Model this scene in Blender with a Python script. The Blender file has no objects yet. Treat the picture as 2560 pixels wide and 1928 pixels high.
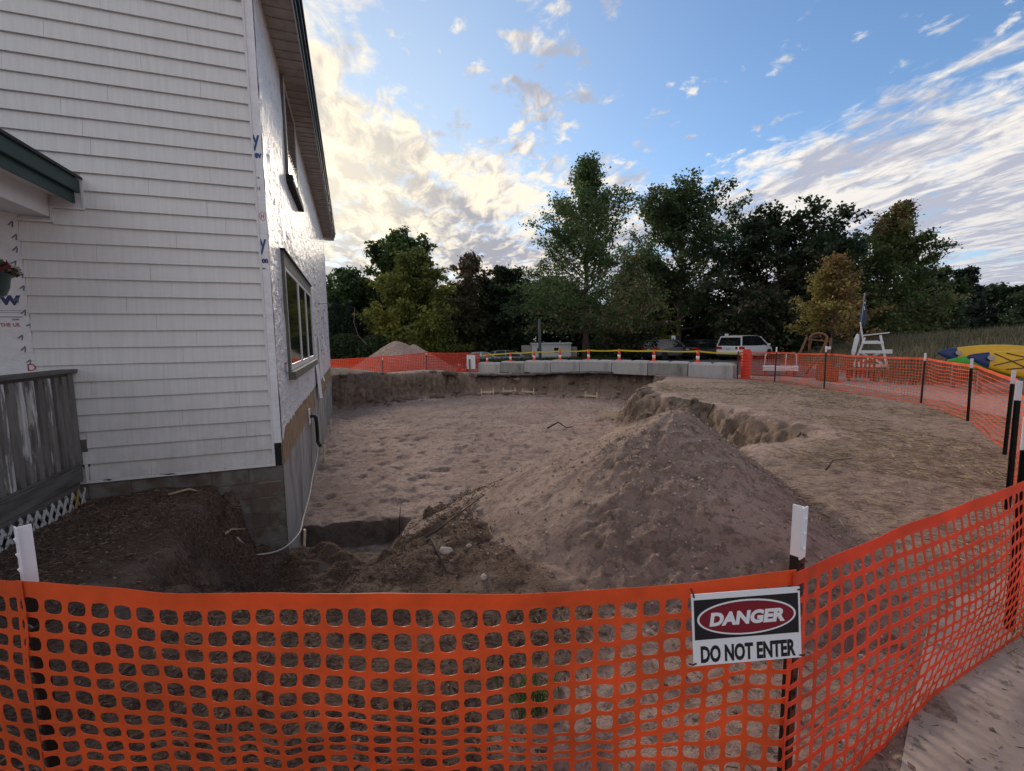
import bpy, bmesh, math, random
import numpy as np
from mathutils import Vector, Matrix

# ------------------------------------------------------------------ camera, sky, sun, exposure
SC = bpy.context.scene
COL = SC.collection
CAM_H = 1.75
cd = bpy.data.cameras.new('camera'); cam = bpy.data.objects.new('camera', cd); COL.objects.link(cam)
cd.sensor_width = 36.0; cd.lens = 1125.0 / 2560.0 * 36.0; cd.clip_start = 0.05; cd.clip_end = 3000
cam.location = (0, 0, CAM_H)
cam.rotation_mode = 'XYZ'
cam.matrix_world = (Matrix.Translation((0, 0, CAM_H)) @ Matrix.Rotation(math.radians(90) - 0.105, 4, 'X')
                    @ Matrix.Rotation(-0.012, 4, 'Z'))
SC.camera = cam

SUN_AZ = math.radians(-21.0)      # towards the gap between house and trees
SUN_EL = math.radians(18.0)
SUN_DIR = Vector((math.sin(SUN_AZ) * math.cos(SUN_EL), math.cos(SUN_AZ) * math.cos(SUN_EL), math.sin(SUN_EL)))
SC.view_settings.view_transform = 'Standard'
SC.view_settings.look = 'None'
SC.view_settings.gamma = 1.0
SC.view_settings.use_curve_mapping = False
SC.view_settings.exposure = 1.42

W = bpy.data.worlds.new('World'); SC.world = W; W.use_nodes = True


class NT:
    """small node-tree helper"""
    def __init__(self, tree):
        self.t = tree; self.n = tree.nodes; self.l = tree.links

    def node(self, typ, **kw):
        nd = self.n.new(typ)
        ins = kw.pop('ins', {})
        for k, v in kw.items():
            setattr(nd, k, v)
        for k, v in ins.items():
            self.put(nd.inputs[k], v)
        return nd

    def put(self, sock, v):
        if isinstance(v, bpy.types.NodeSocket):
            self.l.new(v, sock)
        else:
            sock.default_value = v

    def math(self, op, a, b=None, c=None, clamp=False):
        nd = self.n.new('ShaderNodeMath'); nd.operation = op; nd.use_clamp = clamp
        self.put(nd.inputs[0], a)
        if b is not None: self.put(nd.inputs[1], b)
        if c is not None: self.put(nd.inputs[2], c)
        return nd.outputs[0]

    def smooth(self, x, a, b, lo=0.0, hi=1.0):
        nd = self.n.new('ShaderNodeMapRange'); nd.interpolation_type = 'SMOOTHSTEP'
        self.put(nd.inputs[0], x); self.put(nd.inputs[1], a); self.put(nd.inputs[2], b)
        self.put(nd.inputs[3], lo); self.put(nd.inputs[4], hi)
        return nd.outputs[0]

    def mix(self, f, a, b, typ='MIX'):
        nd = self.n.new('ShaderNodeMix'); nd.data_type = 'RGBA'; nd.blend_type = typ
        self.put(nd.inputs[0], f)
        for s, v in ((nd.inputs[6], a), (nd.inputs[7], b)):
            if isinstance(v, (tuple, list)) and len(v) == 3: v = (*v, 1)
            self.put(s, v)
        return nd.outputs[2]

    def noise(self, vec, scale, detail=4, rough=0.55, dist=0.0, out='Fac'):
        nd = self.n.new('ShaderNodeTexNoise')
        if vec is not None: self.l.new(vec, nd.inputs['Vector'])
        nd.inputs['Scale'].default_value = scale; nd.inputs['Detail'].default_value = detail
        nd.inputs['Roughness'].default_value = rough; nd.inputs['Distortion'].default_value = dist
        return nd.outputs[out]

    def xyz(self, x, y, z):
        nd = self.n.new('ShaderNodeCombineXYZ')
        for i, v in enumerate((x, y, z)): self.put(nd.inputs[i], v)
        return nd.outputs[0]


SKY_TINT = (0.63, 0.71, 0.79)


def build_world():
    t = NT(W.node_tree); t.n.clear()
    out = t.node('ShaderNodeOutputWorld'); bg = t.node('ShaderNodeBackground')
    bg.inputs['Strength'].default_value = 0.086
    sky = t.node('ShaderNodeTexSky', sky_type='NISHITA')
    sky.sun_disc = False; sky.sun_elevation = SUN_EL; sky.sun_rotation = SUN_AZ
    sky.altitude = 200; sky.air_density = 1.0; sky.dust_density = 0.4; sky.ozone_density = 2.2
    tc = t.node('ShaderNodeTexCoord')
    nrm = t.node('ShaderNodeVectorMath', operation='NORMALIZE'); t.l.new(tc.outputs['Generated'], nrm.inputs[0])
    sp = t.node('ShaderNodeSeparateXYZ'); t.l.new(nrm.outputs[0], sp.inputs[0])
    x, y, z = sp.outputs
    zc = t.math('MAXIMUM', z, 0.0)
    den = t.math('ADD', zc, 0.09)
    px = t.math('DIVIDE', x, den); py = t.math('DIVIDE', y, den)
    # streets of cloud run towards the sunset
    u = t.math('ADD', t.math('MULTIPLY', px, -0.20), t.math('MULTIPLY', py, 0.98))
    w = t.math('ADD', t.math('MULTIPLY', px, 0.98), t.math('MULTIPLY', py, 0.20))
    v1 = t.xyz(w, t.math('MULTIPLY', u, 0.55), 3.1)
    v2 = t.xyz(w, t.math('MULTIPLY', u, 0.72), 7.7)
    n1 = t.noise(v1, 1.05, 5, 0.55, 0.3)
    n2 = t.noise(v2, 4.4, 6, 0.58, 0.45)
    n6 = t.noise(v2, 13.0, 6, 0.60, 0.5)
    # a clear window ahead of the camera, high up
    hx = t.math('DIVIDE', t.math('ADD', px, -0.42), 0.80)
    hy = t.math('DIVIDE', t.math('ADD', py, -1.00), 0.98)
    r = t.math('SQRT', t.math('ADD', t.math('MULTIPLY', hx, hx), t.math('MULTIPLY', hy, hy)))
    bias = t.smooth(r, 0.75, 1.50, -0.155, 0.055)
    d = t.math('ADD', t.math('ADD', t.math('MULTIPLY', n1, 0.40), t.math('MULTIPLY', n2, 0.34)), t.math('ADD', t.math('MULTIPLY', n6, 0.26), t.math('ADD', bias, t.smooth(z, 0.05, 0.40, 0.05, 0.0))))
    alpha = t.smooth(d, 0.468, 0.585)
    # small broken puffs scattered round the edge of the clear window
    n4 = t.noise(t.xyz(w, t.math('MULTIPLY', u, 0.85), 5.9), 6.5, 7, 0.60, 0.3)
    n5 = t.noise(t.xyz(w, u, 2.2), 1.5, 3, 0.5)
    lft = t.math('MULTIPLY', t.smooth(px, -0.10, 0.45, 1.15, 0.25), t.smooth(n5, 0.36, 0.56))
    puff = t.smooth(t.math('ADD', n4, t.math('MULTIPLY', lft, 0.12)), 0.60, 0.72, 0.0, 0.9)
    alpha = t.math('MAXIMUM', alpha, puff)
    # light on the clouds: warm towards the sun, cooler and greyer away from it
    dt = t.node('ShaderNodeVectorMath', operation='DOT_PRODUCT'); t.l.new(nrm.outputs[0], dt.inputs[0])
    s2 = Vector((math.sin(SUN_AZ) * math.cos(0.30), math.cos(SUN_AZ) * math.cos(0.30), math.sin(0.30)))
    dt.inputs[1].default_value = s2
    dot = t.math('MAXIMUM', dt.outputs['Value'], 0.0)
    g1 = t.math('POWER', dot, 7.0); g2 = t.math('POWER', dot, 60.0)
    v3 = t.xyz(w, t.math('MULTIPLY', u, 0.42), 1.3)
    n3 = t.noise(v3, 2.4, 5, 0.6, 0.5); n7 = t.noise(v3, 10.0, 6, 0.62, 0.6)
    shade = t.smooth(t.math('ADD', t.math('MULTIPLY', n3, 0.55), t.math('MULTIPLY', n7, 0.45)), 0.42, 0.575)
    low = t.math('SUBTRACT', 1.0, t.smooth(z, 0.03, 0.36))
    lum = t.math('ADD', shade, t.math('MULTIPLY', g1, 0.10))
    lum = t.math('SUBTRACT', lum, t.math('MULTIPLY', low, t.math('SUBTRACT', 0.50, t.math('MULTIPLY', g1, 0.25))), clamp=True)
    grey = t.mix(g1, (2.15, 2.25, 2.7), (1.65, 1.65, 1.85))
    lit = t.mix(g1, (4.5, 4.25, 3.9), (4.9, 4.3, 3.3))
    ccol = t.mix(lum, grey, lit)
    glow = t.mix(t.math('MULTIPLY', g2, 0.42), ccol, (7.0, 6.2, 4.6))
    base = t.mix(1.0, sky.outputs[0], SKY_TINT, 'MULTIPLY')
    base = t.mix(t.math('MULTIPLY', g1, 0.75), base, (2.25, 2.85, 3.55))
    haze = t.smooth(z, 0.0, 0.22, 0.6, 0.0)
    base = t.mix(haze, base, (2.1, 2.35, 3.1))
    col = t.mix(alpha, base, glow)
    t.l.new(col, bg.inputs['Color']); t.l.new(bg.outputs[0], out.inputs[0])


build_world()
sl = bpy.data.lights.new('sun', 'SUN'); sun = bpy.data.objects.new('sun', sl); COL.objects.link(sun)
sl.energy = 1.5; sl.angle = math.radians(18.0); sl.color = (1.0, 0.85, 0.68)
sun.rotation_mode = 'QUATERNION'; sun.rotation_quaternion = SUN_DIR.to_track_quat('Z', 'Y')

# ------------------------------------------------------------------ noise
_RS = np.random.RandomState(7)
_TAB = _RS.rand(4096)


def _h(ix, iy, s):
    return _TAB[((ix * 374761 + iy * 668265 + s * 9176) ^ ((ix * 1274 + iy * 26699) >> 5)) & 4095]


def vnoise(x, y, s=0):
    x = np.asarray(x, float); y = np.asarray(y, float)
    ix = np.floor(x).astype(np.int64); iy = np.floor(y).astype(np.int64)
    fx = x - ix; fy = y - iy
    fx = fx * fx * (3 - 2 * fx); fy = fy * fy * (3 - 2 * fy)
    a = _h(ix, iy, s); b = _h(ix + 1, iy, s); c = _h(ix, iy + 1, s); d = _h(ix + 1, iy + 1, s)
    return (a * (1 - fx) + b * fx) * (1 - fy) + (c * (1 - fx) + d * fx) * fy


def fbm(x, y, octv=4, s=0, gain=0.5):
    t = 0; a = 1.0; n = 0
    for i in range(octv):
        t = t + a * (vnoise(x * 2 ** i + 17.3 * i, y * 2 ** i - 9.1 * i, s + i) - 0.5); n += a; a *= gain
    return t / n


def sst(x, a, b):
    t = np.clip((x - a) / (b - a), 0, 1)
    return t * t * (3 - 2 * t)


def sdf_poly(px, py, poly):
    """signed distance, positive inside"""
    best = np.full(px.shape, 1e9); ins = np.zeros(px.shape, bool)
    n = len(poly)
    for i in range(n):
        ax, ay = poly[i]; bx, by = poly[(i + 1) % n]
        ex, ey = bx - ax, by - ay
        t = np.clip(((px - ax) * ex + (py - ay) * ey) / (ex * ex + ey * ey), 0, 1)
        d = np.hypot(px - ax - t * ex, py - ay - t * ey)
        best = np.minimum(best, d)
        c = ((ay > py) != (by > py)) & (px < (bx - ax) * (py - ay) / (by - ay + 1e-12) + ax)
        ins ^= c
    return np.where(ins, best, -best)


# ------------------------------------------------------------------ mesh helpers
def tag(o, label, cat, group=None):
    o['label'] = label; o['category'] = cat
    if group: o['group'] = group
    return o


def empty(name, loc=(0, 0, 0), rz=0.0):
    o = bpy.data.objects.new(name, None); COL.objects.link(o)
    o.location = loc; o.rotation_euler = (0, 0, rz); o.empty_display_size = 0.1
    return o


def link(name, me, parent=None):
    o = bpy.data.objects.new(name, me); COL.objects.link(o)
    if parent: o.parent = parent
    return o


def np_mesh(name, V, F, mat, parent=None, smooth=False, attrs=None):
    """V (n,3) array, F (m,k) int array with k 3 or 4"""
    V = np.asarray(V, np.float32); F = np.asarray(F, np.int32)
    me = bpy.data.meshes.new(name); k = F.shape[1]
    me.vertices.add(len(V)); me.vertices.foreach_set('co', V.ravel())
    me.loops.add(F.size); me.loops.foreach_set('vertex_index', F.ravel())
    me.polygons.add(len(F)); me.polygons.foreach_set('loop_start', np.arange(0, F.size, k, dtype=np.int32))
    try:
        me.polygons.foreach_set('loop_total', np.full(len(F), k, np.int32))
    except Exception:
        pass
    me.polygons.foreach_set('use_smooth', np.full(len(F), smooth, bool))
    if attrs:
        for an, arr in attrs.items():
            at = me.color_attributes.new(an, 'FLOAT_COLOR', 'POINT')
            a = np.ones((len(V), 4), np.float32); a[:, :arr.shape[1]] = arr
            at.data.foreach_set('color', a.ravel())
    me.update(calc_edges=True); me.validate()
    if mat: me.materials.append(mat)
    return link(name, me, parent)


class MB:
    def __init__(self):
        self.v = []; self.f = []

    def add(self, vs, fs):
        b = len(self.v); self.v += [tuple(p) for p in vs]; self.f += [tuple(i + b for i in f) for f in fs]
        return self

    def box(self, x0, x1, y0, y1, z0, z1):
        return self.add([(x0, y0, z0), (x1, y0, z0), (x1, y1, z0), (x0, y1, z0), (x0, y0, z1), (x1, y0, z1), (x1, y1, z1), (x0, y1, z1)],
                        [(0, 3, 2, 1), (4, 5, 6, 7), (0, 1, 5, 4), (1, 2, 6, 5), (2, 3, 7, 6), (3, 0, 4, 7)])

    def bar(self, a, b, w, h, up=(0, 0, 1)):
        """box beam from a to b, w across, h along up"""
        a = Vector(a); b = Vector(b); d = (b - a).normalized(); u = Vector(up)
        s = d.cross(u)
        if s.length < 1e-4: s = d.cross(Vector((1, 0, 0)))
        s.normalize(); u = s.cross(d)
        vs = []
        for p in (a, b):
            for i, j in ((-1, -1), (1, -1), (1, 1), (-1, 1)):
                vs.append(p + s * (i * w / 2) + u * (j * h / 2))
        return self.add(vs, [(0, 1, 2, 3), (7, 6, 5, 4), (0, 4, 5, 1), (1, 5, 6, 2), (2, 6, 7, 3), (3, 7, 4, 0)])

    def tube(self, pts, rad, n=8, cap=True):
        pts = [Vector(p) for p in pts]
        rs = rad if isinstance(rad, (list, tuple)) else [rad] * len(pts)
        rings = []; prev = None
        for i, p in enumerate(pts):
            d = (pts[min(i + 1, len(pts) - 1)] - pts[max(i - 1, 0)])
            if d.length < 1e-9: d = Vector((0, 0, 1))
            d.normalize()
            s = (prev - d * prev.dot(d)) if prev else d.cross(Vector((0.13, 0.2, 1)) if abs(d.z) < 0.95 else Vector((1, 0.1, 0)))
            if s.length < 1e-6: s = d.orthogonal()
            s.normalize(); prev = s; u = d.cross(s)
            rings.append([p + (s * math.cos(a) + u * math.sin(a)) * rs[i] for a in [2 * math.pi * k / n for k in range(n)]])
        vs = [p for r in rings for p in r]; fs = []
        for i in range(len(pts) - 1):
            for k in range(n):
                a = i * n + k; b = i * n + (k + 1) % n
                fs.append((a, b, b + n, a + n))
        if cap:
            fs.append(tuple(range(n - 1, -1, -1))); fs.append(tuple((len(pts) - 1) * n + k for k in range(n)))
        return self.add(vs, fs)

    def lathe(self, prof, cx=0, cy=0, n=16):
        vs = []; fs = []
        for r, z in prof:
            for k in range(n):
                a = 2 * math.pi * k / n; vs.append((cx + r * math.cos(a), cy + r * math.sin(a), z))
        for i in range(len(prof) - 1):
            for k in range(n):
                a = i * n + k; b = i * n + (k + 1) % n; fs.append((a, b, b + n, a + n))
        fs.append(tuple(range(n - 1, -1, -1))); fs.append(tuple((len(prof) - 1) * n + k for k in range(n)))
        return self.add(vs, fs)

    def prism(self, poly, y0, y1):
        """xz polygon pushed along y"""
        n = len(poly); vs = [(x, y0, z) for x, z in poly] + [(x, y1, z) for x, z in poly]
        fs = [tuple(range(n)), tuple(range(2 * n - 1, n - 1, -1))]
        fs += [(i, i + n, (i + 1) % n + n, (i + 1) % n) for i in range(n)]
        return self.add(vs, fs)

    def build(self, name, mat, parent=None, smooth=False, bevel=0.0):
        me = bpy.data.meshes.new(name); me.from_pydata([tuple(p) for p in self.v], [], self.f)
        bm = bmesh.new(); bm.from_mesh(me); bmesh.ops.recalc_face_normals(bm, faces=bm.faces)
        if bevel > 0:
            bmesh.ops.bevel(bm, geom=[e for e in bm.edges], offset=bevel, segments=1, affect='EDGES', clamp_overlap=True)
        bm.to_mesh(me); bm.free()
        for p in me.polygons: p.use_smooth = smooth
        me.materials.append(mat)
        return link(name, me, parent)


def box(name, mat, parent, *a, bevel=0.0):
    return MB().box(*a).build(name, mat, parent, bevel=bevel)


def copy_tree(o, parent=None):
    c = o.copy(); COL.objects.link(c); c.parent = parent
    for ch in list(o.children): copy_tree(ch, c)
    return c


# ------------------------------------------------------------------ materials
def mat(name, col, rough=0.7, metal=0.0, var=0.0, vscale=6.0, bump=0.0, bscale=40.0, stretch=(1, 1, 1), spec=0.4, trans=0.0,
        col2=None, mixscale=3.0, mixlo=0.45, mixhi=0.6, mixstretch=None, coat=0.0, bdist=0.01, dirt=None):
    m = bpy.data.materials.new(name); m.use_nodes = True
    t = NT(m.node_tree); b = t.n['Principled BSDF']
    tc = t.node('ShaderNodeTexCoord')
    mp = t.node('ShaderNodeMapping'); mp.inputs['Scale'].default_value = stretch
    t.l.new(tc.outputs['Object'], mp.inputs[0])
    c = (*col, 1)
    if col2 is not None:
        mp2 = t.node('ShaderNodeMapping'); mp2.inputs['Scale'].default_value = mixstretch or stretch
        t.l.new(tc.outputs['Object'], mp2.inputs[0])
        c = t.mix(t.smooth(t.noise(mp2.outputs[0], mixscale, 6, 0.65), mixlo, mixhi), col, col2)
    if var > 0:
        n = t.noise(mp.outputs[0], vscale, 6, 0.65)
        f = t.smooth(n, 0.25, 0.75, 1 - var, 1 + var)
        nd = t.node('ShaderNodeVectorMath', operation='SCALE')
        if isinstance(c, bpy.types.NodeSocket): t.l.new(c, nd.inputs[0])
        else: nd.inputs[0].default_value = col
        t.l.new(f, nd.inputs['Scale']); c = nd.outputs[0]
    if dirt:
        sp = t.node('ShaderNodeSeparateXYZ'); t.l.new(tc.outputs['Object'], sp.inputs[0])
        nz = t.noise(tc.outputs['Object'], 2.6, 6, 0.7)
        f = t.math('MULTIPLY', t.smooth(t.math('ADD', sp.outputs[2], t.math('MULTIPLY', nz, 1.6)), dirt[0], dirt[1], 1.0, 0.0), t.smooth(nz, 0.35, 0.7, 0.1, dirt[3]))
        c = t.mix(f, c if isinstance(c, bpy.types.NodeSocket) else col, dirt[2])
    t.put(b.inputs['Base Color'], c)
    b.inputs['Roughness'].default_value = rough; b.inputs['Metallic'].default_value = metal
    b.inputs['Specular IOR Level'].default_value = spec
    if coat: b.inputs['Coat Weight'].default_value = coat
    if bump > 0:
        bp = t.node('ShaderNodeBump'); bp.inputs['Strength'].default_value = bump; bp.inputs['Distance'].default_value = bdist
        t.l.new(t.noise(mp.outputs[0], bscale, 6, 0.6), bp.inputs['Height']); t.l.new(bp.outputs[0], b.inputs['Normal'])
    if trans > 0:
        tr = t.node('ShaderNodeBsdfTranslucent'); t.put(tr.inputs['Color'], c)
        ms = t.node('ShaderNodeMixShader'); ms.inputs[0].default_value = trans
        t.l.new(b.outputs[0], ms.inputs[1]); t.l.new(tr.outputs[0], ms.inputs[2])
        t.l.new(ms.outputs[0], t.n['Material Output'].inputs[0])
    return m


M = {}
M['siding'] = mat('white_siding', (0.70, 0.705, 0.70), 0.6, var=0.07, vscale=3.0, bump=0.12, bscale=30, stretch=(9, 1, 0.5), bdist=0.004,
                  col2=(0.665, 0.668, 0.662), mixscale=2.2, mixlo=0.5, mixhi=0.75, mixstretch=(7, 1, 0.6), dirt=(0.9, 2.6, (0.30, 0.27, 0.24), 0.5))
M['trim'] = mat('white_trim', (0.70, 0.705, 0.71), 0.5, var=0.05)
M['base_trim'] = mat('peeling_white_trim', (0.74, 0.74, 0.74), 0.6, col2=(0.04, 0.05, 0.05), mixscale=3.2, mixlo=0.60, mixhi=0.63, mixstretch=(1, 1, 4))
M['wrap'] = mat('house_wrap', (0.78, 0.79, 0.81), 0.42, var=0.06, vscale=4, bump=0.7, bscale=5, stretch=(1, 0.8, 1.6), spec=0.5, bdist=0.03,
                col2=(0.60, 0.60, 0.62), mixscale=3.0, mixlo=0.55, mixhi=0.8)
M['foil'] = mat('wrinkled_house_wrap', (0.80, 0.80, 0.80), 0.39, metal=0.14, var=0.08, vscale=2.5, bump=1.0, bscale=4.5, stretch=(1, 0.8, 1.8), spec=0.5, bdist=0.085,
                col2=(0.42, 0.42, 0.44), mixscale=4.0, mixlo=0.54, mixhi=0.74)
M['print_blue'] = mat('blue_print', (0.02, 0.09, 0.24), 0.5)
M['print_navy'] = mat('navy_print', (0.03, 0.045, 0.16), 0.5)
M['print_red'] = mat('red_print', (0.42, 0.05, 0.05), 0.5)
M['print_grey'] = mat('grey_print', (0.16, 0.17, 0.22), 0.5)
M['osb'] = mat('bare_sheathing', (0.30, 0.19, 0.10), 0.85, var=0.3, vscale=14, bump=0.3, bscale=30, col2=(0.17, 0.105, 0.06), mixscale=7, stretch=(1, 1.8, 1))
M['concrete'] = mat('foundation_concrete', (0.30, 0.28, 0.26), 0.9, var=0.25, vscale=3, bump=0.35, bscale=16, stretch=(1, 1, 0.3),
                    col2=(0.17, 0.145, 0.125), mixscale=2.0, mixlo=0.42, mixhi=0.66)
M['cblock'] = mat('concrete_block', (0.175, 0.165, 0.152), 0.95, var=0.22, vscale=5, bump=0.4, bscale=60, col2=(0.115, 0.088, 0.072), mixscale=3.0, mixlo=0.42, mixhi=0.62)
M['mortar'] = mat('mortar', (0.20, 0.19, 0.175), 0.95)
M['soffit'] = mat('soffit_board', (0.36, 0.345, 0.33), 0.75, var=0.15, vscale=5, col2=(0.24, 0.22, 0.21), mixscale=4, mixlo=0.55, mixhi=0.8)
M['green_trim'] = mat('dark_green_trim', (0.012, 0.045, 0.042), 0.45, var=0.15)
M['roof'] = mat('dark_shingle_roof', (0.045, 0.045, 0.05), 0.9, var=0.3, vscale=20, bump=0.4, bscale=40)
M['dark'] = mat('black_parts_and_shade', (0.012, 0.013, 0.014), 0.8)  # black parts, and the painted shade of the corner gap
M['olive'] = mat('olive_window_casing', (0.115, 0.12, 0.10), 0.7, var=0.2)
M['winwhite'] = mat('white_window_sash', (0.72, 0.73, 0.73), 0.4)
M['glass'] = mat('dark_window_glass', (0.012, 0.014, 0.016), 0.06, spec=0.6)
M['deckwood'] = mat('weathered_grey_wood', (0.165, 0.158, 0.145), 0.9, var=0.3, vscale=6, bump=0.5, bscale=30, stretch=(4, 4, 0.5),
                    col2=(0.075, 0.07, 0.062), mixscale=3, mixlo=0.48, mixhi=0.68)
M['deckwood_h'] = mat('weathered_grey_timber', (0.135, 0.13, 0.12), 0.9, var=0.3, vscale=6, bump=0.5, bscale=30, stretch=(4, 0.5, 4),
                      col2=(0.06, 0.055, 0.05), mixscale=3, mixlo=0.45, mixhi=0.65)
M['baluster_worn'] = mat('worn_white_baluster', (0.165, 0.158, 0.145), 0.9, var=0.3, vscale=6, bump=0.4, bscale=30, stretch=(4, 4, 0.5),
                         col2=(0.50, 0.50, 0.49), mixscale=2.2, mixlo=0.52, mixhi=0.58)
M['lattice'] = mat('dirty_white_lattice', (0.50, 0.50, 0.49), 0.7, col2=(0.10, 0.09, 0.075), mixscale=14, mixlo=0.54, mixhi=0.62)
M['lattice_y'] = mat('yellowed_lattice', (0.34, 0.25, 0.09), 0.7, col2=(0.10, 0.08, 0.05), mixscale=14, mixlo=0.54, mixhi=0.62)
M['black'] = mat('black_plastic', (0.012, 0.012, 0.013), 0.5)
M['cable'] = mat('pale_cable', (0.42, 0.37, 0.34), 0.6)
M['net'] = mat('orange_net', (0.74, 0.125, 0.035), 0.42, var=0.20, vscale=3.0, trans=0.32, spec=0.35)
M['net_backlit'] = mat('orange_net_backlit', (0.74, 0.100, 0.042), 0.45, var=0.18, vscale=3.0, trans=0.35, spec=0.35)  # redder copy of the net, light from behind put into its colour
M['net_far'] = mat('red_orange_net', (0.60, 0.062, 0.03), 0.5, trans=0.35)
M['roll'] = mat('red_net_roll', (0.70, 0.035, 0.02), 0.45, var=0.15, vscale=12, bump=0.4, bscale=30, stretch=(1, 1, 2))
M['postgreen'] = mat('dark_green_post', (0.007, 0.014, 0.012), 0.42, var=0.2)
M['postwhite'] = mat('white_post_tip', (0.74, 0.76, 0.80), 0.5, var=0.05, col2=(0.45, 0.46, 0.48), mixscale=18, mixlo=0.62, mixhi=0.72)
M['cblk'] = mat('barrier_concrete', (0.44, 0.43, 0.42), 0.9, var=0.14, vscale=2.0, bump=0.2, bscale=20, stretch=(1, 1, 0.35),
                col2=(0.27, 0.26, 0.25), mixscale=1.3, mixlo=0.50, mixhi=0.72)
M['cblk_dark'] = mat('stained_barrier_concrete', (0.30, 0.29, 0.275), 0.9, var=0.2, vscale=2.0, bump=0.2, bscale=20, stretch=(1, 1, 0.35),
                     col2=(0.17, 0.165, 0.16), mixscale=1.6, mixlo=0.45, mixhi=0.68)
M['safety'] = mat('safety_orange', (0.80, 0.075, 0.015), 0.4)
M['reflect'] = mat('white_reflective', (0.75, 0.75, 0.75), 0.4)
M['tape'] = mat('yellow_tape', (0.62, 0.52, 0.05), 0.4, trans=0.3)
M['wood'] = mat('pale_lumber', (0.64, 0.52, 0.36), 0.8, var=0.15, vscale=20)
M['brownwood'] = mat('oiled_brown_wood', (0.20, 0.095, 0.045), 0.6, var=0.2, vscale=12)
M['redwood'] = mat('red_brown_boards', (0.27, 0.09, 0.045), 0.7, var=0.2, vscale=12)
M['white'] = mat('white_paint', (0.74, 0.75, 0.77), 0.5, var=0.05)
M['signwhite'] = mat('sign_white', (0.74, 0.76, 0.80), 0.4)
M['signblack'] = mat('sign_black', (0.012, 0.012, 0.016), 0.35)
M['signred'] = mat('sign_red', (0.20, 0.010, 0.022), 0.35)
M['flag'] = mat('grey_blue_flag', (0.10, 0.13, 0.21), 0.8, var=0.1, trans=0.25)
M['metal'] = mat('grey_metal', (0.33, 0.34, 0.35), 0.4, metal=0.7)
M['polegrey'] = mat('dark_grey_pole', (0.06, 0.075, 0.08), 0.7, var=0.2)
M['bark'] = mat('bark', (0.085, 0.065, 0.052), 0.95, var=0.35, vscale=6, bump=0.6, bscale=16, stretch=(1, 1, 0.3), bdist=0.03)
M['kyellow'] = mat('yellow_kayak', (0.66, 0.37, 0.012), 0.35, var=0.06)
M['kgreen'] = mat('green_kayak', (0.055, 0.36, 0.03), 0.35, var=0.06)
M['knavy'] = mat('navy_tip', (0.018, 0.032, 0.12), 0.4)
M['cordgrey'] = mat('dark_cord', (0.03, 0.032, 0.035), 0.7)
M['stone'] = mat('pale_stone', (0.33, 0.28, 0.24), 0.9, var=0.25, vscale=9, bump=0.4, bscale=14)
M['pot'] = mat('dark_green_pot', (0.022, 0.045, 0.042), 0.4)
M['root'] = mat('pale_root', (0.36, 0.27, 0.19), 0.9, var=0.2)
M['twig'] = mat('dark_twig', (0.045, 0.032, 0.025), 0.9)
M['tyre'] = mat('tyre', (0.012, 0.012, 0.012), 0.8)
M['rim'] = mat('alloy_rim', (0.42, 0.43, 0.45), 0.3, metal=0.8)
M['tail'] = mat('red_tail_light', (0.40, 0.012, 0.015), 0.25)
M['plate'] = mat('number_plate', (0.55, 0.56, 0.6), 0.5)
M['carwhite'] = mat('white_car_paint', (0.74, 0.75, 0.77), 0.25, coat=0.5)
M['cargrey'] = mat('dark_grey_car_paint', (0.10, 0.115, 0.13), 0.25, coat=0.6)
M['carblack'] = mat('black_car_paint', (0.025, 0.025, 0.03), 0.22, coat=0.6)
M['carsilver'] = mat('silver_car_paint', (0.42, 0.44, 0.47), 0.28, metal=0.4, coat=0.5)
M['carblue'] = mat('dark_blue_car_paint', (0.03, 0.05, 0.09), 0.28, coat=0.5)
M['carglass'] = mat('car_glass', (0.010, 0.012, 0.014), 0.05, spec=0.7)
M['carglass_l'] = mat('bright_car_glass', (0.05, 0.06, 0.07), 0.04, spec=0.9)
M['trailer'] = mat('beige_trailer', (0.40, 0.385, 0.34), 0.7, var=0.12)
M['blue'] = mat('sign_blue', (0.02, 0.07, 0.25), 0.5)


def attr_mat(name, attr, rough=0.8, trans=0.3, spec=0.25):
    m = bpy.data.materials.new(name); m.use_nodes = True
    t = NT(m.node_tree); b = t.n['Principled BSDF']
    a = t.node('ShaderNodeAttribute', attribute_name=attr)
    t.l.new(a.outputs['Color'], b.inputs['Base Color']); b.inputs['Roughness'].default_value = rough
    b.inputs['Specular IOR Level'].default_value = spec
    if trans:
        tr = t.node('ShaderNodeBsdfTranslucent'); t.l.new(a.outputs['Color'], tr.inputs[0])
        ms = t.node('ShaderNodeMixShader'); ms.inputs[0].default_value = trans
        t.l.new(b.outputs[0], ms.inputs[1]); t.l.new(tr.outputs[0], ms.inputs[2])
        t.l.new(ms.outputs[0], t.n['Material Output'].inputs[0])
    return m


M['leaf'] = attr_mat('foliage', 'col', 0.6, 0.35)
M['chips'] = attr_mat('loose_litter', 'col', 0.9, 0.0)
M['blades'] = attr_mat('grass_blades', 'col', 0.8, 0.3)


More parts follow.
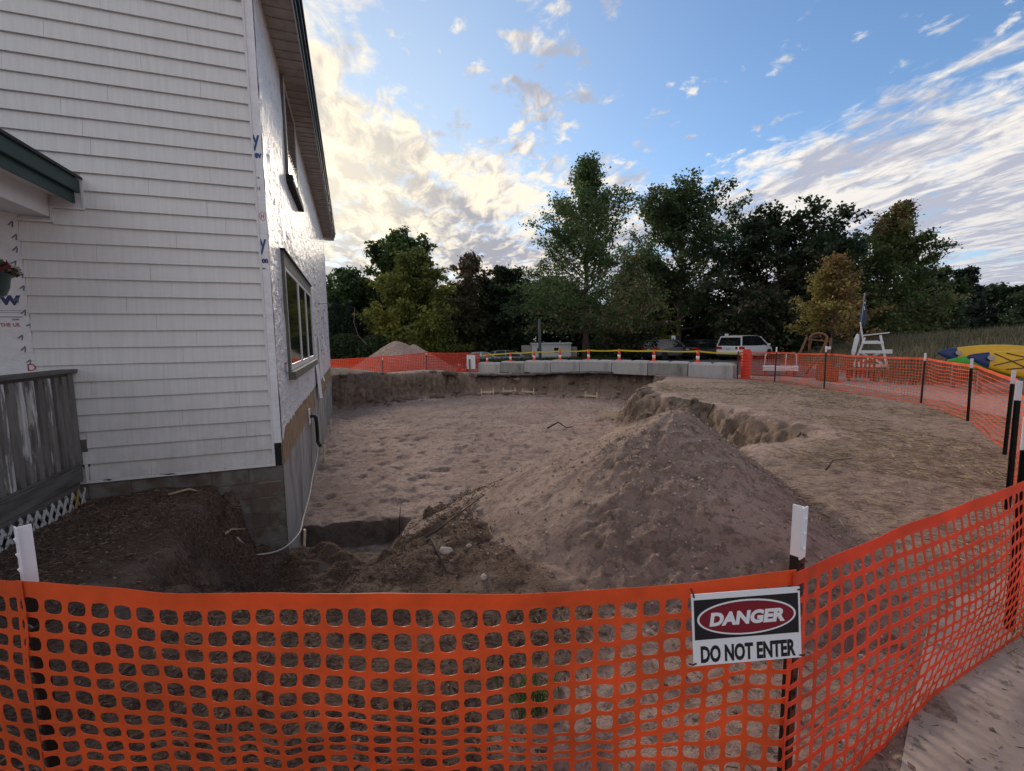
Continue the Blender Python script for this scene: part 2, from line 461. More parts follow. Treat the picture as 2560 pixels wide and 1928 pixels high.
def ground_material():
    m = bpy.data.materials.new('site_ground'); m.use_nodes = True
    t = NT(m.node_tree); b = t.n['Principled BSDF']
    tc = t.node('ShaderNodeTexCoord'); o = tc.outputs['Object']
    A = t.node('ShaderNodeSeparateColor'); B = t.node('ShaderNodeSeparateColor')
    a1 = t.node('ShaderNodeAttribute', attribute_name='zone_a'); a2 = t.node('ShaderNodeAttribute', attribute_name='zone_b')
    t.l.new(a1.outputs['Color'], A.inputs[0]); t.l.new(a2.outputs['Color'], B.inputs[0])
    mulch, straw, soil = A.outputs[0], A.outputs[1], A.outputs[2]
    grass, paint, bank = B.outputs[0], B.outputs[1], B.outputs[2]
    nbig = t.noise(o, 0.7, 5, 0.6); nmid = t.noise(o, 5.0, 6, 0.65); nfin = t.noise(o, 42, 5, 0.7); nvf = t.noise(o, 170, 3, 0.7)
    sand = t.mix(t.smooth(nbig, 0.35, 0.65), (0.43, 0.305, 0.252), (0.56, 0.415, 0.348))
    sand = t.mix(t.smooth(nmid, 0.48, 0.66), sand, (0.29, 0.206, 0.165))
    sand = t.mix(t.smooth(nfin, 0.52, 0.72, 0.0, 0.55), sand, (0.13, 0.10, 0.085))
    n14 = t.noise(o, 14.0, 6, 0.68, 0.4)
    sand = t.mix(t.smooth(n14, 0.50, 0.63, 0.0, 0.7), sand, (0.19, 0.14, 0.112))
    sand = t.mix(t.smooth(nvf, 0.58, 0.72, 0.0, 0.5), sand, (0.56, 0.45, 0.38))
    # straw-strewn trampled sand: fine strands in several directions
    mp = t.node('ShaderNodeMapping'); mp.inputs['Scale'].default_value = (1.2, 7.5, 1); mp.inputs['Rotation'].default_value = (0, 0, 0.35)
    t.l.new(o, mp.inputs[0])
    mp2 = t.node('ShaderNodeMapping'); mp2.inputs['Scale'].default_value = (1.3, 8.5, 1); mp2.inputs['Rotation'].default_value = (0, 0, -0.5)
    t.l.new(o, mp2.inputs[0])
    st1 = t.noise(mp.outputs[0], 5.5, 6, 0.7, 0.5); st2 = t.noise(mp2.outputs[0], 6.0, 6, 0.7, 0.4)
    strawc = t.mix(t.smooth(st1, 0.46, 0.66), (0.47, 0.355, 0.292), (0.235, 0.170, 0.136))
    strawc = t.mix(t.smooth(st2, 0.54, 0.68, 0.0, 0.75), strawc, (0.52, 0.41, 0.27))
    strawc = t.mix(t.smooth(nfin, 0.50, 0.70, 0, 0.65), strawc, (0.13, 0.095, 0.075))
    strawc = t.mix(t.smooth(n14, 0.50, 0.64, 0.0, 0.55), strawc, (0.17, 0.125, 0.095))
    c = t.mix(t.math('MULTIPLY', straw, 0.85), sand, strawc)
    mpm = t.node('ShaderNodeMapping'); mpm.inputs['Scale'].default_value = (1, 2.6, 1); mpm.inputs['Rotation'].default_value = (0, 0, 0.2)
    t.l.new(o, mpm.inputs[0])
    mn = t.noise(mpm.outputs[0], 26, 6, 0.75, 0.4); mn2 = t.noise(o, 2.2, 5, 0.6)
    mc = t.mix(t.smooth(mn, 0.38, 0.66), (0.105, 0.066, 0.048), (0.33, 0.22, 0.16))
    mc = t.mix(t.smooth(mn2, 0.50, 0.72, 0.0, 0.8), mc, (0.37, 0.28, 0.23))
    c = t.mix(mulch, c, mc)
    sc_ = t.mix(t.smooth(nmid, 0.35, 0.65), (0.048, 0.038, 0.032), (0.150, 0.120, 0.100))
    c = t.mix(soil, c, sc_)
    bk = t.mix(t.smooth(nmid, 0.35, 0.65), (0.16, 0.115, 0.084), (0.34, 0.25, 0.185))
    c = t.mix(t.math('MULTIPLY', bank, 0.85), c, bk)
    gc = t.mix(t.smooth(nmid, 0.35, 0.65), (0.055, 0.06, 0.03), (0.12, 0.11, 0.06))
    c = t.mix(grass, c, gc)
    c = t.mix(t.math('MULTIPLY', paint, t.smooth(nfin, 0.42, 0.52)), c, (0.55, 0.13, 0.06))
    t.l.new(c, b.inputs['Base Color']); b.inputs['Roughness'].default_value = 0.95; b.inputs['Specular IOR Level'].default_value = 0.15
    hh = t.math('ADD', t.math('MULTIPLY', nmid, 0.9), t.math('ADD', t.math('MULTIPLY', nfin, 0.55), t.math('MULTIPLY', nvf, 0.18)))
    hh = t.math('ADD', hh, t.math('MULTIPLY', t.math('MULTIPLY', st1, straw), 0.5))
    hh = t.math('ADD', hh, t.math('MULTIPLY', t.math('MULTIPLY', mn, mulch), 0.9))
    mb_ = t.node('ShaderNodeMapping'); mb_.inputs['Scale'].default_value = (1, 1, 0.35); t.l.new(o, mb_.inputs[0])
    hh = t.math('ADD', hh, t.math('MULTIPLY', bank, t.math('MULTIPLY', t.noise(mb_.outputs[0], 2.6, 6, 0.7, 0.6), 2.6)))
    bp = t.node('ShaderNodeBump'); bp.inputs['Strength'].default_value = 1.0; bp.inputs['Distance'].default_value = 0.10
    t.l.new(hh, bp.inputs['Height']); t.l.new(bp.outputs[0], b.inputs['Normal'])
    return m


M['ground'] = ground_material()
M['asphalt'] = mat('parking_asphalt', (0.075, 0.073, 0.072), 0.9, var=0.2, vscale=2, bump=0.2, bscale=50)
M['path'] = mat('pale_concrete_path', (0.30, 0.245, 0.212), 0.95, var=0.28, vscale=5, bump=0.5, bscale=22, dirt=(-9, 9, (0.34, 0.26, 0.21), 0.95),
                col2=(0.10, 0.088, 0.08), mixscale=6.5, mixlo=0.58, mixhi=0.64)

# ------------------------------------------------------------------ terrain
YAW = 0.341
HC = np.array([-3.05, 5.6])                      # corner of the siding
HN = np.array([math.cos(YAW), math.sin(YAW)])    # out of the side wall
HS = np.array([-math.sin(YAW), math.cos(YAW)])   # along the side wall, away


def hloc(x, y, z=0.0):
    p = HC + HN * x + HS * y
    return (float(p[0]), float(p[1]), z)


def hxy(x, y):
    dx, dy = x - HC[0], y - HC[1]
    return dx * HN[0] + dy * HN[1], dx * HS[0] + dy * HS[1]


RIM = [(-9.8, 19.0), (-8.2, 19.5), (-6.9, 20.4), (-6.4, 22.0), (-5.2, 22.8), (-3.4, 23.7), (-2.0, 24.4), (-1.05, 24.6), (1.4, 24.7), (3.2, 22.8),
       (4.2, 21.8), (5.3, 22.2), (6.6, 20.9), (6.5, 18.8), (4.9, 16.3), (4.45, 14.6), (4.85, 12.2), (5.2, 11.6), (5.5, 10.8),
       (5.7, 9.7), (5.95, 9.2), (5.6, 7.9), (4.5, 7.2), (3.3, 6.5), (2.2, 5.7), (1.0, 5.7), (0.0, 5.2), (-0.4, 4.0), (-1.2, 2.8), (-2.4, 2.8), (-3.15, 3.9), (-3.66, 5.30),
       (-4.4, 6.2), (-7.0, 12.0)]
FENCE = [(0.95, 1.47), (2.93, 2.47), (4.9, 4.28), (7.14, 6.36), (9.07, 8.81), (10.24, 11.14), (10.03, 14.35), (9.84, 16.76), (9.22, 18.32)]


def upper(x, y):
    z = np.zeros_like(x)
    z = z - 0.30 * sst(y, 20, 27) * (1 - sst(x, 6, 12)) - 0.30 * sst(y, 24, 34) * sst(x, 6, 12)
    z = z - 0.05 * np.clip(y - 38, 0, 26)
    z = z + 0.48 * np.exp(-(((x + 8.6) / 2.6) ** 2 + ((y - 21.3) / 1.9) ** 2)) + 0.30 * np.exp(-(((x + 4.6) / 2.2) ** 2 + ((y - 24.2) / 1.3) ** 2))
    z = z + 0.14 * np.exp(-(((x - 4.5) / 3.0) ** 2 + ((y - 23.0) / 2.5) ** 2))
    dune = sst(x - 0.42 * (y - 18), 14.0, 24.0) * sst(y, 12, 23) * (1 - sst(y, 44, 62))
    z = z + 1.62 * dune + 0.5 * dune * fbm(x * 0.16, y * 0.16, 3, 5)
    return z


PATH_IN = [(0.2, -3), (0.5, 0.3), (1.35, 1.45), (2.7, 2.75), (4.3, 3.35), (5.6, 4.2), (7.9, 6.3), (9.9, 8.8), (11.0, 11.2), (11.3, 14.3), (11.2, 17), (10.6, 20.5), (9.0, 23.5)]
PATH_POLY = PATH_IN + [(11.5, 25.2), (13.6, 21.2), (14.2, 17), (14.2, 14), (13.8, 10.6), (12.3, 7.4), (9.9, 4.4), (7.5, 2.1), (5.1, 0.0), (3.9, -0.9), (3.3, -3)]
BL_R = np.array([9.2, 18.5]); BL_L = np.array([-1.9, 28.0])


def terrain(x, y, full=True):
    """returns z and masks"""
    x = np.asarray(x, float); y = np.asarray(y, float)
    near = (y < 34) & (y > -3) & (np.abs(x) < 22)
    sd = sdf_poly(x, y, RIM)
    crumble = fbm(x * 1.3, y * 1.3, 4, 11) * 0.75 + fbm(x * 4, y * 4, 4, 15, 0.65) * 0.34
    far = sst(y, 12.5, 16)
    lf = (1 - sst(x, -3.5, -1.0)) * far
    sdn = sd + crumble * (0.55 + 0.35 * (1 - far) + 0.55 * lf)
    wid = 0.42 + 0 * x
    rgt = sst(x, 2.2, 3.4) * (1 - sst(y, 15, 18))
    wid = wid + rgt * 0.85
    nearz = (1 - sst(y, 5.6, 7.2))
    wid = wid * (1 - nearz) + nearz * (0.45 + 1.55 * sst(x - 0.5 * (5.4 - y), -3.5, -1.9))
    dep = sst(sdn, -0.02, wid)
    # broken steps on the faces
    dep = np.clip(dep + (0.45 + 0.55 * rgt) * fbm(x * 2.6, y * 2.6, 4, 21, 0.6) * np.sin(np.pi * dep), 0, 1)
    up = upper(x, y)
    fl = -1.20 + 0.10 * fbm(x * 0.35, y * 0.35, 3, 31) + 0.05 * sst(x, 1, 4)
    z = up * (1 - dep) + fl * dep
    # overhanging crust lip where asphalt and turf were cut
    # trench in front of the floor near the house corner
    tr = sst(x, -4.4, -3.9) * (1 - sst(x, -2.1, -1.55)) * sst(y, 5.9, 6.6) * (1 - sst(y - 0.22 * (x + 3) + 0.5 * fbm(x * 3, y * 3, 3, 61), 6.86, 6.98))
    z = z - 0.36 * tr * dep
    infloor = dep
    if full:
        near = near * (1 - sst(sdf_poly(x, y, PATH_POLY), -0.05, 0.40)) * (1 - sst((x - BL_R[0]) * 0.65 + (y - BL_R[1]) * 0.76, 0.5, 1.0) * (y > 18) * (x > -3))
        amp = 0.05 * infloor * sst(y, 5.5, 8) + 0.06 * (1 - infloor)
        z = z + amp * fbm(x * 3.2, y * 3.2, 3, 41, 0.7) * near
        z = z + 0.045 * fbm(x * 9, y * 9, 3, 45, 0.7) * near
        pits = vnoise(x * 4.6, y * 4.6, 51)
        z = z - 0.06 * sst(pits, 0.60, 0.90) * near * infloor
        rough = (1 - sst(y, 6.5, 8)) * (1 - sst(x, 0.2, 1.5))
        z = z + 0.10 * rough * fbm(x * 1.6, y * 1.6, 4, 55, 0.6)
    # masks
    mp = [(-7, 0.6), (0.35, 0.6), (0.2, 3.3), (-0.25, 5.0), (-0.7, 6.9), (-1.6, 7.6), (-2.0, 6.8), (-3.3, 6.5), (-3.7, 5.6), (-7, 4.5)]
    ms = sdf_poly(x, y, mp) + fbm(x * 1.1, y * 1.1, 4, 71) * 1.3
    mulch = sst(ms, -0.15, 0.25)
    straw = sst(-sd, 0.05, 0.5) * sst(x - 0.25 * (6 - y), 1.6, 3.0) * (1 - sst(y, 17, 20))
    bank = np.clip(np.sin(np.pi * np.clip(dep, 0, 1)) * 1.3, 0, 1) * sst(y, 6.5, 8)
    bn = fbm(x * 0.9, y * 0.9, 3, 81)
    leftbank = (1 - sst(x + bn * 1.5, -3.0, -1.6)) * sst(y, 15, 17)
    soil = bank * leftbank * 0.95
    lip = sst(sdn, -0.12, 0.0) * (1 - sst(sdn, wid * 0.22, wid * 0.42)) * (1 - leftbank) * sst(y, 7, 9)
    soil = np.clip(soil + lip * sst(bn, -0.12, 0.04), 0, 1)
    spoil = np.exp(-(((x + 8.4) / 2.2) ** 2 + ((y - 20.6) / 1.5) ** 2)) * 0.9
    soil = np.clip(soil + spoil + 0.85 * sst(x, -4.4, -3.6) * (1 - sst(x, -2.0, -1.5)) * sst(y - 0.22 * (x + 3), 6.72, 6.80) * (1 - sst(y - 0.22 * (x + 3) + 0.3 * fbm(x * 3, y * 3, 3, 61), 6.98, 7.06)), 0, 1)
    grass = np.clip(sst(x - 0.42 * (y - 18), 13.5, 16.5) * sst(y, 14, 17) + sst(y, 33, 37) * sst(-x, -3.5, 4) + sst(y, 48, 52) + sst(-x, 9, 12) * sst(y, 25, 28), 0, 1)
    paint = np.zeros_like(x)
    for cx_, cy_, lx, ly in ((2.6, 12.3, 0.45, 0.09), (1.35, 19.2, 0.5, 0.16), (1.7, 21.3, 0.16, 0.2), (2.6, 15.0, 0.5, 0.06), (2.2, 16.4, 0.25, 0.06)):
        paint = np.maximum(paint, np.exp(-(((x - cx_) / lx) ** 2 + ((y - cy_) / ly) ** 2) ** 2))
    return z, np.stack([mulch, straw, soil], 1), np.stack([grass, paint, bank], 1)


def gz(x, y):
    return float(terrain(np.array([x], float), np.array([y], float))[0][0])


def gza(x, y):
    return terrain(np.asarray(x, float), np.asarray(y, float))[0]


def axis(start, step0, rate, end, far, farrate):
    a = [start]; s = step0
    while a[-1] < end:
        s = max(step0, rate * abs(a[-1])); a.append(a[-1] + s)
    while a[-1] < far:
        s *= farrate; a.append(a[-1] + s)
    return a


xs = axis(0.0, 0.034, 0.0105, 24, 900, 1.13)
xs = [-v for v in xs[:0:-1]] + xs
ys = axis(0.5, 0.026, 0.0072, 33, 1400, 1.10)
ys = [-400, -120, -40, -15, -7, -4, -2.5, -1.5, -0.8, -0.3, 0.0, 0.2, 0.35] + ys
X, Y = np.meshgrid(np.array(xs), np.array(ys))
xf, yf = X.ravel(), Y.ravel()
Z, zA, zB = terrain(xf, yf)
ny, nx = X.shape
idx = np.arange(ny * nx).reshape(ny, nx)
Fq = np.stack([idx[:-1, :-1].ravel(), idx[:-1, 1:].ravel(), idx[1:, 1:].ravel(), idx[1:, :-1].ravel()], 1)
g = np_mesh('ground', np.stack([xf, yf, Z], 1), Fq, M['ground'], smooth=True, attrs={'zone_a': zA, 'zone_b': zB})
g['kind'] = 'structure'; g['label'] = 'excavated sandy building site ground with a wide sunken pit'

# paved sheets that follow the ground
def sheet(name, rows, mt, dz, label):
    V = []; nr = len(rows); nc = len(rows[0])
    P = np.array(rows).reshape(-1, 2); z = gza(P[:, 0], P[:, 1]) + dz
    V = np.column_stack([P, z]); ii = np.arange(nr * nc).reshape(nr, nc)
    F = np.stack([ii[:-1, :-1].ravel(), ii[:-1, 1:].ravel(), ii[1:, 1:].ravel(), ii[1:, :-1].ravel()], 1)
    o = np_mesh(name, V, F, mt, smooth=True); o['kind'] = 'structure'; o['label'] = label
    return o


def resample(poly, step):
    out = []
    for (a, b) in zip(poly[:-1], poly[1:]):
        n = max(1, int(math.hypot(b[0] - a[0], b[1] - a[1]) / step))
        out += [(a[0] + (b[0] - a[0]) * i / n, a[1] + (b[1] - a[1]) * i / n) for i in range(n)]
    return out + [poly[-1]]


inner = resample(PATH_IN, 0.16)
inn = np.array(inner)
tn = np.gradient(inn, axis=0); tn /= np.linalg.norm(tn, axis=1)[:, None] + 1e-9
for _ in range(40):
    tn[1:-1] = (tn[:-2] + tn[1:-1] + tn[2:]) / 3
nrm_ = np.column_stack([tn[:, 1], -tn[:, 0]])
rows = [[tuple(inn[i] + nrm_[i] * k * 0.16 * (1 + 0.05 * i / len(inn))) for k in range(17)] for i in range(len(inn))]
sheet('path', rows, M['path'], 0.006, 'pale concrete path outside the orange net')
bd = (BL_L - BL_R) / np.linalg.norm(BL_L - BL_R); bn_ = np.array([bd[1], -bd[0]]); bn_ = bn_ if bn_[1] > 0 else -bn_
rows = []
for i in range(40):
    e = BL_R + np.array([3.0, -1.5]) + bd * (i * 0.62) + bn_ * 0.9
    far_e = e + bn_ * 4 + np.array([9 - i * 0.25, 20.0])
    rows.append([tuple(e + (far_e - e) * (k / 20) ** 1.3) for k in range(21)])
sheet('parking_lot', rows, M['asphalt'], 0.03, 'dark asphalt parking lot behind the concrete blocks')

# ------------------------------------------------------------------ lettering (flat print, built as thin meshes)
def text_mesh(name, s, size, mt, parent, bold=0.0, xs=1.0, depth=0.0006, align='LEFT'):
    cu = bpy.data.curves.new('t', 'FONT'); cu.body = s; cu.size = size; cu.offset = bold; cu.extrude = depth
    cu.align_x = align; cu.resolution_u = 3
    to = bpy.data.objects.new('t', cu); COL.objects.link(to)
    dg = bpy.context.evaluated_depsgraph_get(); me = bpy.data.meshes.new_from_object(to.evaluated_get(dg))
    bpy.data.objects.remove(to); me.name = name
    for v in me.vertices: v.co.x *= xs
    me.materials.clear(); me.materials.append(mt)
    return link(name, me, parent)


# ------------------------------------------------------------------ house
EAVE = 6.08; HLEN = 14.8; HW = 9.2; RISE = 4.2
house = tag(empty('house', hloc(0, 0, 0), YAW), 'two storey white house with its siding stripped off the long side', 'house')
SW = 0.11           # plane of the long side wall, from the siding corner
MB().box(-HW, SW - 0.012, 0.012, HLEN, 0.16, EAVE).prism([(-HW, EAVE), (SW - 0.012, EAVE), (-HW / 2 + SW / 2, EAVE + RISE)], 0.012, HLEN).build('wall', M['wrap'], house)
# front siding, one board for each course
EXPO = 0.187; Z0 = 0.205
for k in range(52):
    z0 = Z0 + k * EXPO; z1 = z0 + EXPO + 0.012
    if z0 > EAVE + RISE - 0.3: break
    xr = 0.0
    if z0 > EAVE: xr = -(z1 - EAVE) / RISE * (HW / 2)
    xl = -HW + (-xr if z0 > EAVE else 0)
    segs = []
    if z0 < 0.33: segs = [(-1.845, xr)]
    elif z0 < 0.45: segs = [(-1.90, xr)]
    elif z0 < 0.62: segs = [(-1.845, xr)]
    elif z0 < 2.95: segs = [(-2.21, xr)]
    elif z0 < 3.12: segs = [(-1.915, xr)]
    elif z0 < 3.40: segs = [(-1.655, xr)]
    else: segs = [(xl, xr)]
    jr = random.Random(k * 13 + 5); sp2 = []
    for a, b in segs:
        cur = b; pos_ = b - jr.uniform(0.25, 1.9)
        while pos_ > a + 0.3:
            sp2.append((pos_ + 0.0012, cur)); cur = pos_ - 0.0012; pos_ -= jr.uniform(1.2, 2.4)
        sp2.append((a, cur))
    for a, b in sp2:
        m_ = MB(); n = max(2, int((b - a) / 0.35)); vs = []; fs = []
        for i in range(n + 1):
            x = a + (b - a) * i / n; w = 0.0012 * math.sin(3.1 * x + k * 1.7) + 0.0008 * math.sin(9 * x + k)
            vs += [(x, -0.026 + w, z0 + w), (x, -0.002, z0 + w), (x, 0.010, z0), (x, 0.010, z1), (x, 0.001 + w, z1)]
        for i in range(n):
            o5 = i * 5
            for q in range(5): fs.append((o5 + q, o5 + (q + 1) % 5, o5 + 5 + (q + 1) % 5, o5 + 5 + q))
        fs += [(0, 1, 2, 3, 4), tuple(n * 5 + q for q in (4, 3, 2, 1, 0))]
        m_.add(vs, fs).build('siding_course', M['siding'], house)
box('bare_board', M['deckwood'], house, -2.03, -1.85, -0.006, 0.011, 0.36, 0.67)
box('corner_trim', M['trim'], house, 0.0005, 0.024, -0.024, 0.011, 0.175, EAVE)
box('base_trim', M['base_trim'], house, -1.86, 0.024, -0.026, 0.011, 0.172, 0.204)
box('side_trim', M['trim'], house, -1.885, -1.862, -0.024, 0.011, 0.172, 0.46)
# wrap showing between corner trim and the true corner, printed
rs = box('wrap_return', M['wrap'], house, 0.0245, SW - 0.001, -0.004, 0.0115, 0.46, EAVE)
box('gap_shade', M['dark'], house, 0.025, SW - 0.01, 0.0, 0.011, 0.165, 0.459)  # black strip standing in for the shade in the gap below the wrap


def printed(s, size, x, z, mt, host, y=-0.0055, bold=0.0, xs=1.0, name='print'):
    o = text_mesh(name, s, size, mt, host, bold, xs); o.rotation_euler = (math.pi / 2, 0, 0); o.location = (x, y, z); return o


for z, s, sz, mt_ in ((4.06, 'y', 0.25, 'print_blue'), (3.92, 'ev', 0.105, 'print_blue'), (3.68, '1-8', 0.035, 'print_navy'), (3.55, '18', 0.05, 'print_grey'),
                      (2.86, 'y', 0.25, 'print_blue'), (2.70, 'on', 0.09, 'print_navy'), (2.62, 'ent', 0.035, 'print_navy')):
    printed(s, sz, 0.028 if s != 'y' else 0.016, z, M[mt_], rs, bold=0.006 if sz > 0.08 else 0.001, xs=0.62 if s == 'y' else 0.7)
ring = MB()
ring.tube([(0.068 + 0.034 * math.cos(a), -0.0045, 3.25 + 0.05 * math.sin(a)) for a in np.linspace(0, 2 * math.pi, 20)], 0.0028, 4, False).build('print_ring', M['print_red'], rs)
printed('H', 0.07, 0.047, 3.225, M['print_red'], rs, bold=0.001, xs=0.7)
# front foundation of concrete blocks
MB().box(-HW, SW - 0.008, 0.03, 0.25, -1.7, 0.158).build('foundation_core', M['mortar'], house)
fbk = None
for r_ in range(9):
    z1 = 0.155 - r_ * 0.20
    for c_ in range(8):
        x1 = SW - 0.002 - c_ * 0.402 - (0.2 if r_ % 2 else 0); x0 = x1 - 0.392
        if c_ == 0 and r_ % 2:
            box('block', M['cblock'], house, SW - 0.2, SW - 0.002, 0.014, 0.03, z1 - 0.19, z1, bevel=0.003)
        jit = random.Random(r_ * 9 + c_).uniform(-0.003, 0.003)
        box('block', M['cblock'], house, x0, x1, 0.016 + jit, 0.03, z1 - 0.19, z1, bevel=0.003)
# long side: foundation, sheathing, wrap
ns_, nz_ = 260, 44
ss = np.linspace(0.0, HLEN, ns_); zz = np.linspace(-1.8, 0.158, nz_)
Sg, Zg = np.meshgrid(ss, zz)
xo = SW + 0.012 * fbm(Sg * 1.3, Zg * 1.3, 4, 91) + 0.010 * fbm(Sg * 6, Zg * 2, 3, 95) + 0.02 * sst(fbm(Sg * 0.5, Zg * 0.4, 3, 97), 0.05, 0.12)
ii = np.arange(ns_ * nz_).reshape(nz_, ns_)
Fg = np.stack([ii[:-1, :-1].ravel(), ii[:-1, 1:].ravel(), ii[1:, 1:].ravel(), ii[1:, :-1].ravel()], 1)
np_mesh('side_foundation', np.stack([xo.ravel(), Sg.ravel(), Zg.ravel()], 1), Fg, M['concrete'], house, smooth=True)
MB().box(SW - 0.3, SW - 0.03, 0.02, HLEN, -1.8, 0.155).box(SW - 0.3, SW - 0.012, HLEN - 0.05, HLEN + 0.005, -1.8, 0.155).build('foundation_backing', M['concrete'], house)
box('sheathing', M['osb'], house, SW - 0.012, SW + 0.002, 0.03, 5.35, 0.16, 0.72)
box('concrete_apron', M['concrete'], house, SW - 0.012, SW + 0.006, 5.36, 8.2, 0.16, 0.72)
box('sheathing', M['osb'], house, SW - 0.012, SW + 0.002, 8.21, HLEN, 0.16, 0.72)
ns_, nz_ = 420, 210
ss = np.linspace(0.0, HLEN, ns_)
zb = 0.60 + 0.05 * fbm(ss * 1.2, ss * 0, 3, 101) + 0.03 * sst(ss, 0, 1) - 0.12 * (1 - sst(ss, 0.0, 0.35))
zb = zb - 0.03 * (vnoise(ss * 6, ss * 0, 103) > 0.7)
tt = np.linspace(0, 1, nz_)
Sg = np.tile(ss, (nz_, 1)); Zg = zb[None, :] + (EAVE - zb[None, :]) * tt[:, None]
d1 = Sg * 0.9 + 0.5 * (Zg - 3.0)                     # diagonal band of deep wrinkles, falling away from the corner
band = np.exp(-((Zg - (4.2 - 0.42 * Sg)) / 0.55) ** 2) * (1 - sst(Sg, 5.0, 7.5))
wr = 0.014 * fbm(Sg * 1.4, Zg * 2.2, 4, 111) + 0.008 * fbm(Sg * 5, Zg * 4, 3, 113) + 0.045 * band * fbm(Sg * 3.2 + Zg * 1.5, Zg * 5.5 - Sg * 2.0, 3, 115)
wr = wr + 0.012 * np.abs(fbm(Sg * 2.2 + 0.6 * Zg, Zg * 1.1, 3, 117))
xo = SW + 0.004 + wr + 0.008 * (1 - tt[:, None]) ** 8
ii = np.arange(ns_ * nz_).reshape(nz_, ns_)
Fg = np.stack([ii[:-1, :-1].ravel(), ii[:-1, 1:].ravel(), ii[1:, 1:].ravel(), ii[1:, :-1].ravel()], 1)
wrap = np_mesh('house_wrap', np.stack([xo.ravel(), Sg.ravel(), Zg.ravel()], 1), Fg, M['foil'], house, smooth=True)
# torn flaps of wrap hanging loose
rnd = random.Random(5)
for (s0, s1, zt, zb_) in ((5.9, 6.9, 1.3, 0.30), (7.4, 7.9, 1.9, 0.62), (9.6, 9.9, 2.6, 1.2), (8.6, 8.8, 2.2, 1.5), (11.0, 11.3, 3.0, 2.2)):
    n = 7; vs = []; fs = []
    for i in range(n):
        q = i / (n - 1); z = zt + (zb_ - zt) * q; o_ = SW + 0.012 + 0.10 * q ** 1.6 + 0.02 * math.sin(5 * q + s0)
        vs += [(o_, s0 + 0.05 * math.sin(7 * q), z), (o_ + 0.03 * q, s1 - (s1 - s0) * 0.4 * q + 0.05 * rnd.random(), z - 0.06 * q)]
    for i in range(n - 1): fs.append((2 * i, 2 * i + 1, 2 * i + 3, 2 * i + 2))
    MB().add(vs, fs).build('torn_wrap', M['wrap'], house, smooth=True)
# small print and staples on the long side
for i in range(46):
    s_ = rnd.uniform(6.0, 14.0); z_ = rnd.uniform(1.0, 3.9)
    box('print_block', M[rnd.choice(('print_grey', 'print_grey', 'print_red'))], wrap, SW + 0.024, SW + 0.0255, s_, s_ + rnd.uniform(0.15, 0.5), z_, z_ + rnd.uniform(0.012, 0.05))
for s_, z_, sz in ((0.62, 1.42, 0.2), (0.72, 1.28, 0.1), (0.45, 2.55, 0.1), (0.6, 2.3, 0.07)):
    box('print_block', M['print_grey' if sz < 0.2 else 'print_red'], wrap, SW + 0.020, SW + 0.0215, s_, s_ + sz, z_, z_ + 0.025)
    box('print_block', M['print_grey'], wrap, SW + 0.020, SW + 0.0215, s_ + 0.02, s_ + sz * 0.4, z_ - 0.12, z_ - 0.01)


def window(s0, s1, z0, z1, lites, casing, sill, head):
    w_ = empty('window'); w_.parent = house
    e = 0.10
    if casing:
        box('casing', M['olive'], w_, SW + 0.005, SW + 0.045, s0, s1, z1 - head, z1)
        box('casing', M['olive'], w_, SW + 0.005, SW + 0.045, s0, s0 + e, z0 + 0.02, z1 - head - 0.001)
        box('casing', M['olive'], w_, SW + 0.005, SW + 0.045, s1 - e * 0.3, s1, z0 + 0.02, z1 - head - 0.001)
        box('head_flashing', M['dark'], w_, SW + 0.005, SW + 0.07, s0 - 0.03, s1 + 0.03, z1 + 0.001, z1 + 0.03)
        a0, a1, b0, b1 = s0 + e, s1 - e * 0.3, z0 + 0.03, z1 - head
    else:
        box('casing', M['olive'], w_, SW + 0.005, SW + 0.04, s0, s0 + 0.07, z0, z1)
        box('casing', M['winwhite'], w_, SW + 0.005, SW + 0.05, s0 + 0.071, s0 + 0.11, z0, z1)
        a0, a1, b0, b1 = s0 + 0.12, s1, z0 + 0.02, z1
    box('sill', M['olive'] if casing else M['dark'], w_, SW + 0.005, SW + 0.11, s0 - 0.02, s1 + 0.03, z0 - sill, z0 + 0.018)
    box('pane', M['glass'], w_, SW + 0.022, SW + 0.03, a0 + 0.03, a1 - 0.03, b0 + 0.03, b1 - 0.03)
    edges = [a0] + lites + [a1]
    for i in range(len(edges) - 1):
        p0, p1 = edges[i] + 0.004, edges[i + 1] - 0.004
        f = 0.055
        m_ = MB().box(SW + 0.006, SW + 0.042, p0, p0 + f, b0, b1).box(SW + 0.006, SW + 0.042, p1 - f, p1, b0, b1)
        m_.box(SW + 0.007, SW + 0.041, p0 + f, p1 - f, b0, b0 + f * 1.6).box(SW + 0.007, SW + 0.041, p0 + f, p1 - f, b1 - f, b1)
        m_.build('sash', M['winwhite'], w_)
    return w_


window(0.98, 5.62, 1.28, 3.03, [2.80, 4.22], True, 0.10, 0.20)
window(2.26, 4.08, 4.47, 6.05, [], False, 0.10, 0.0)
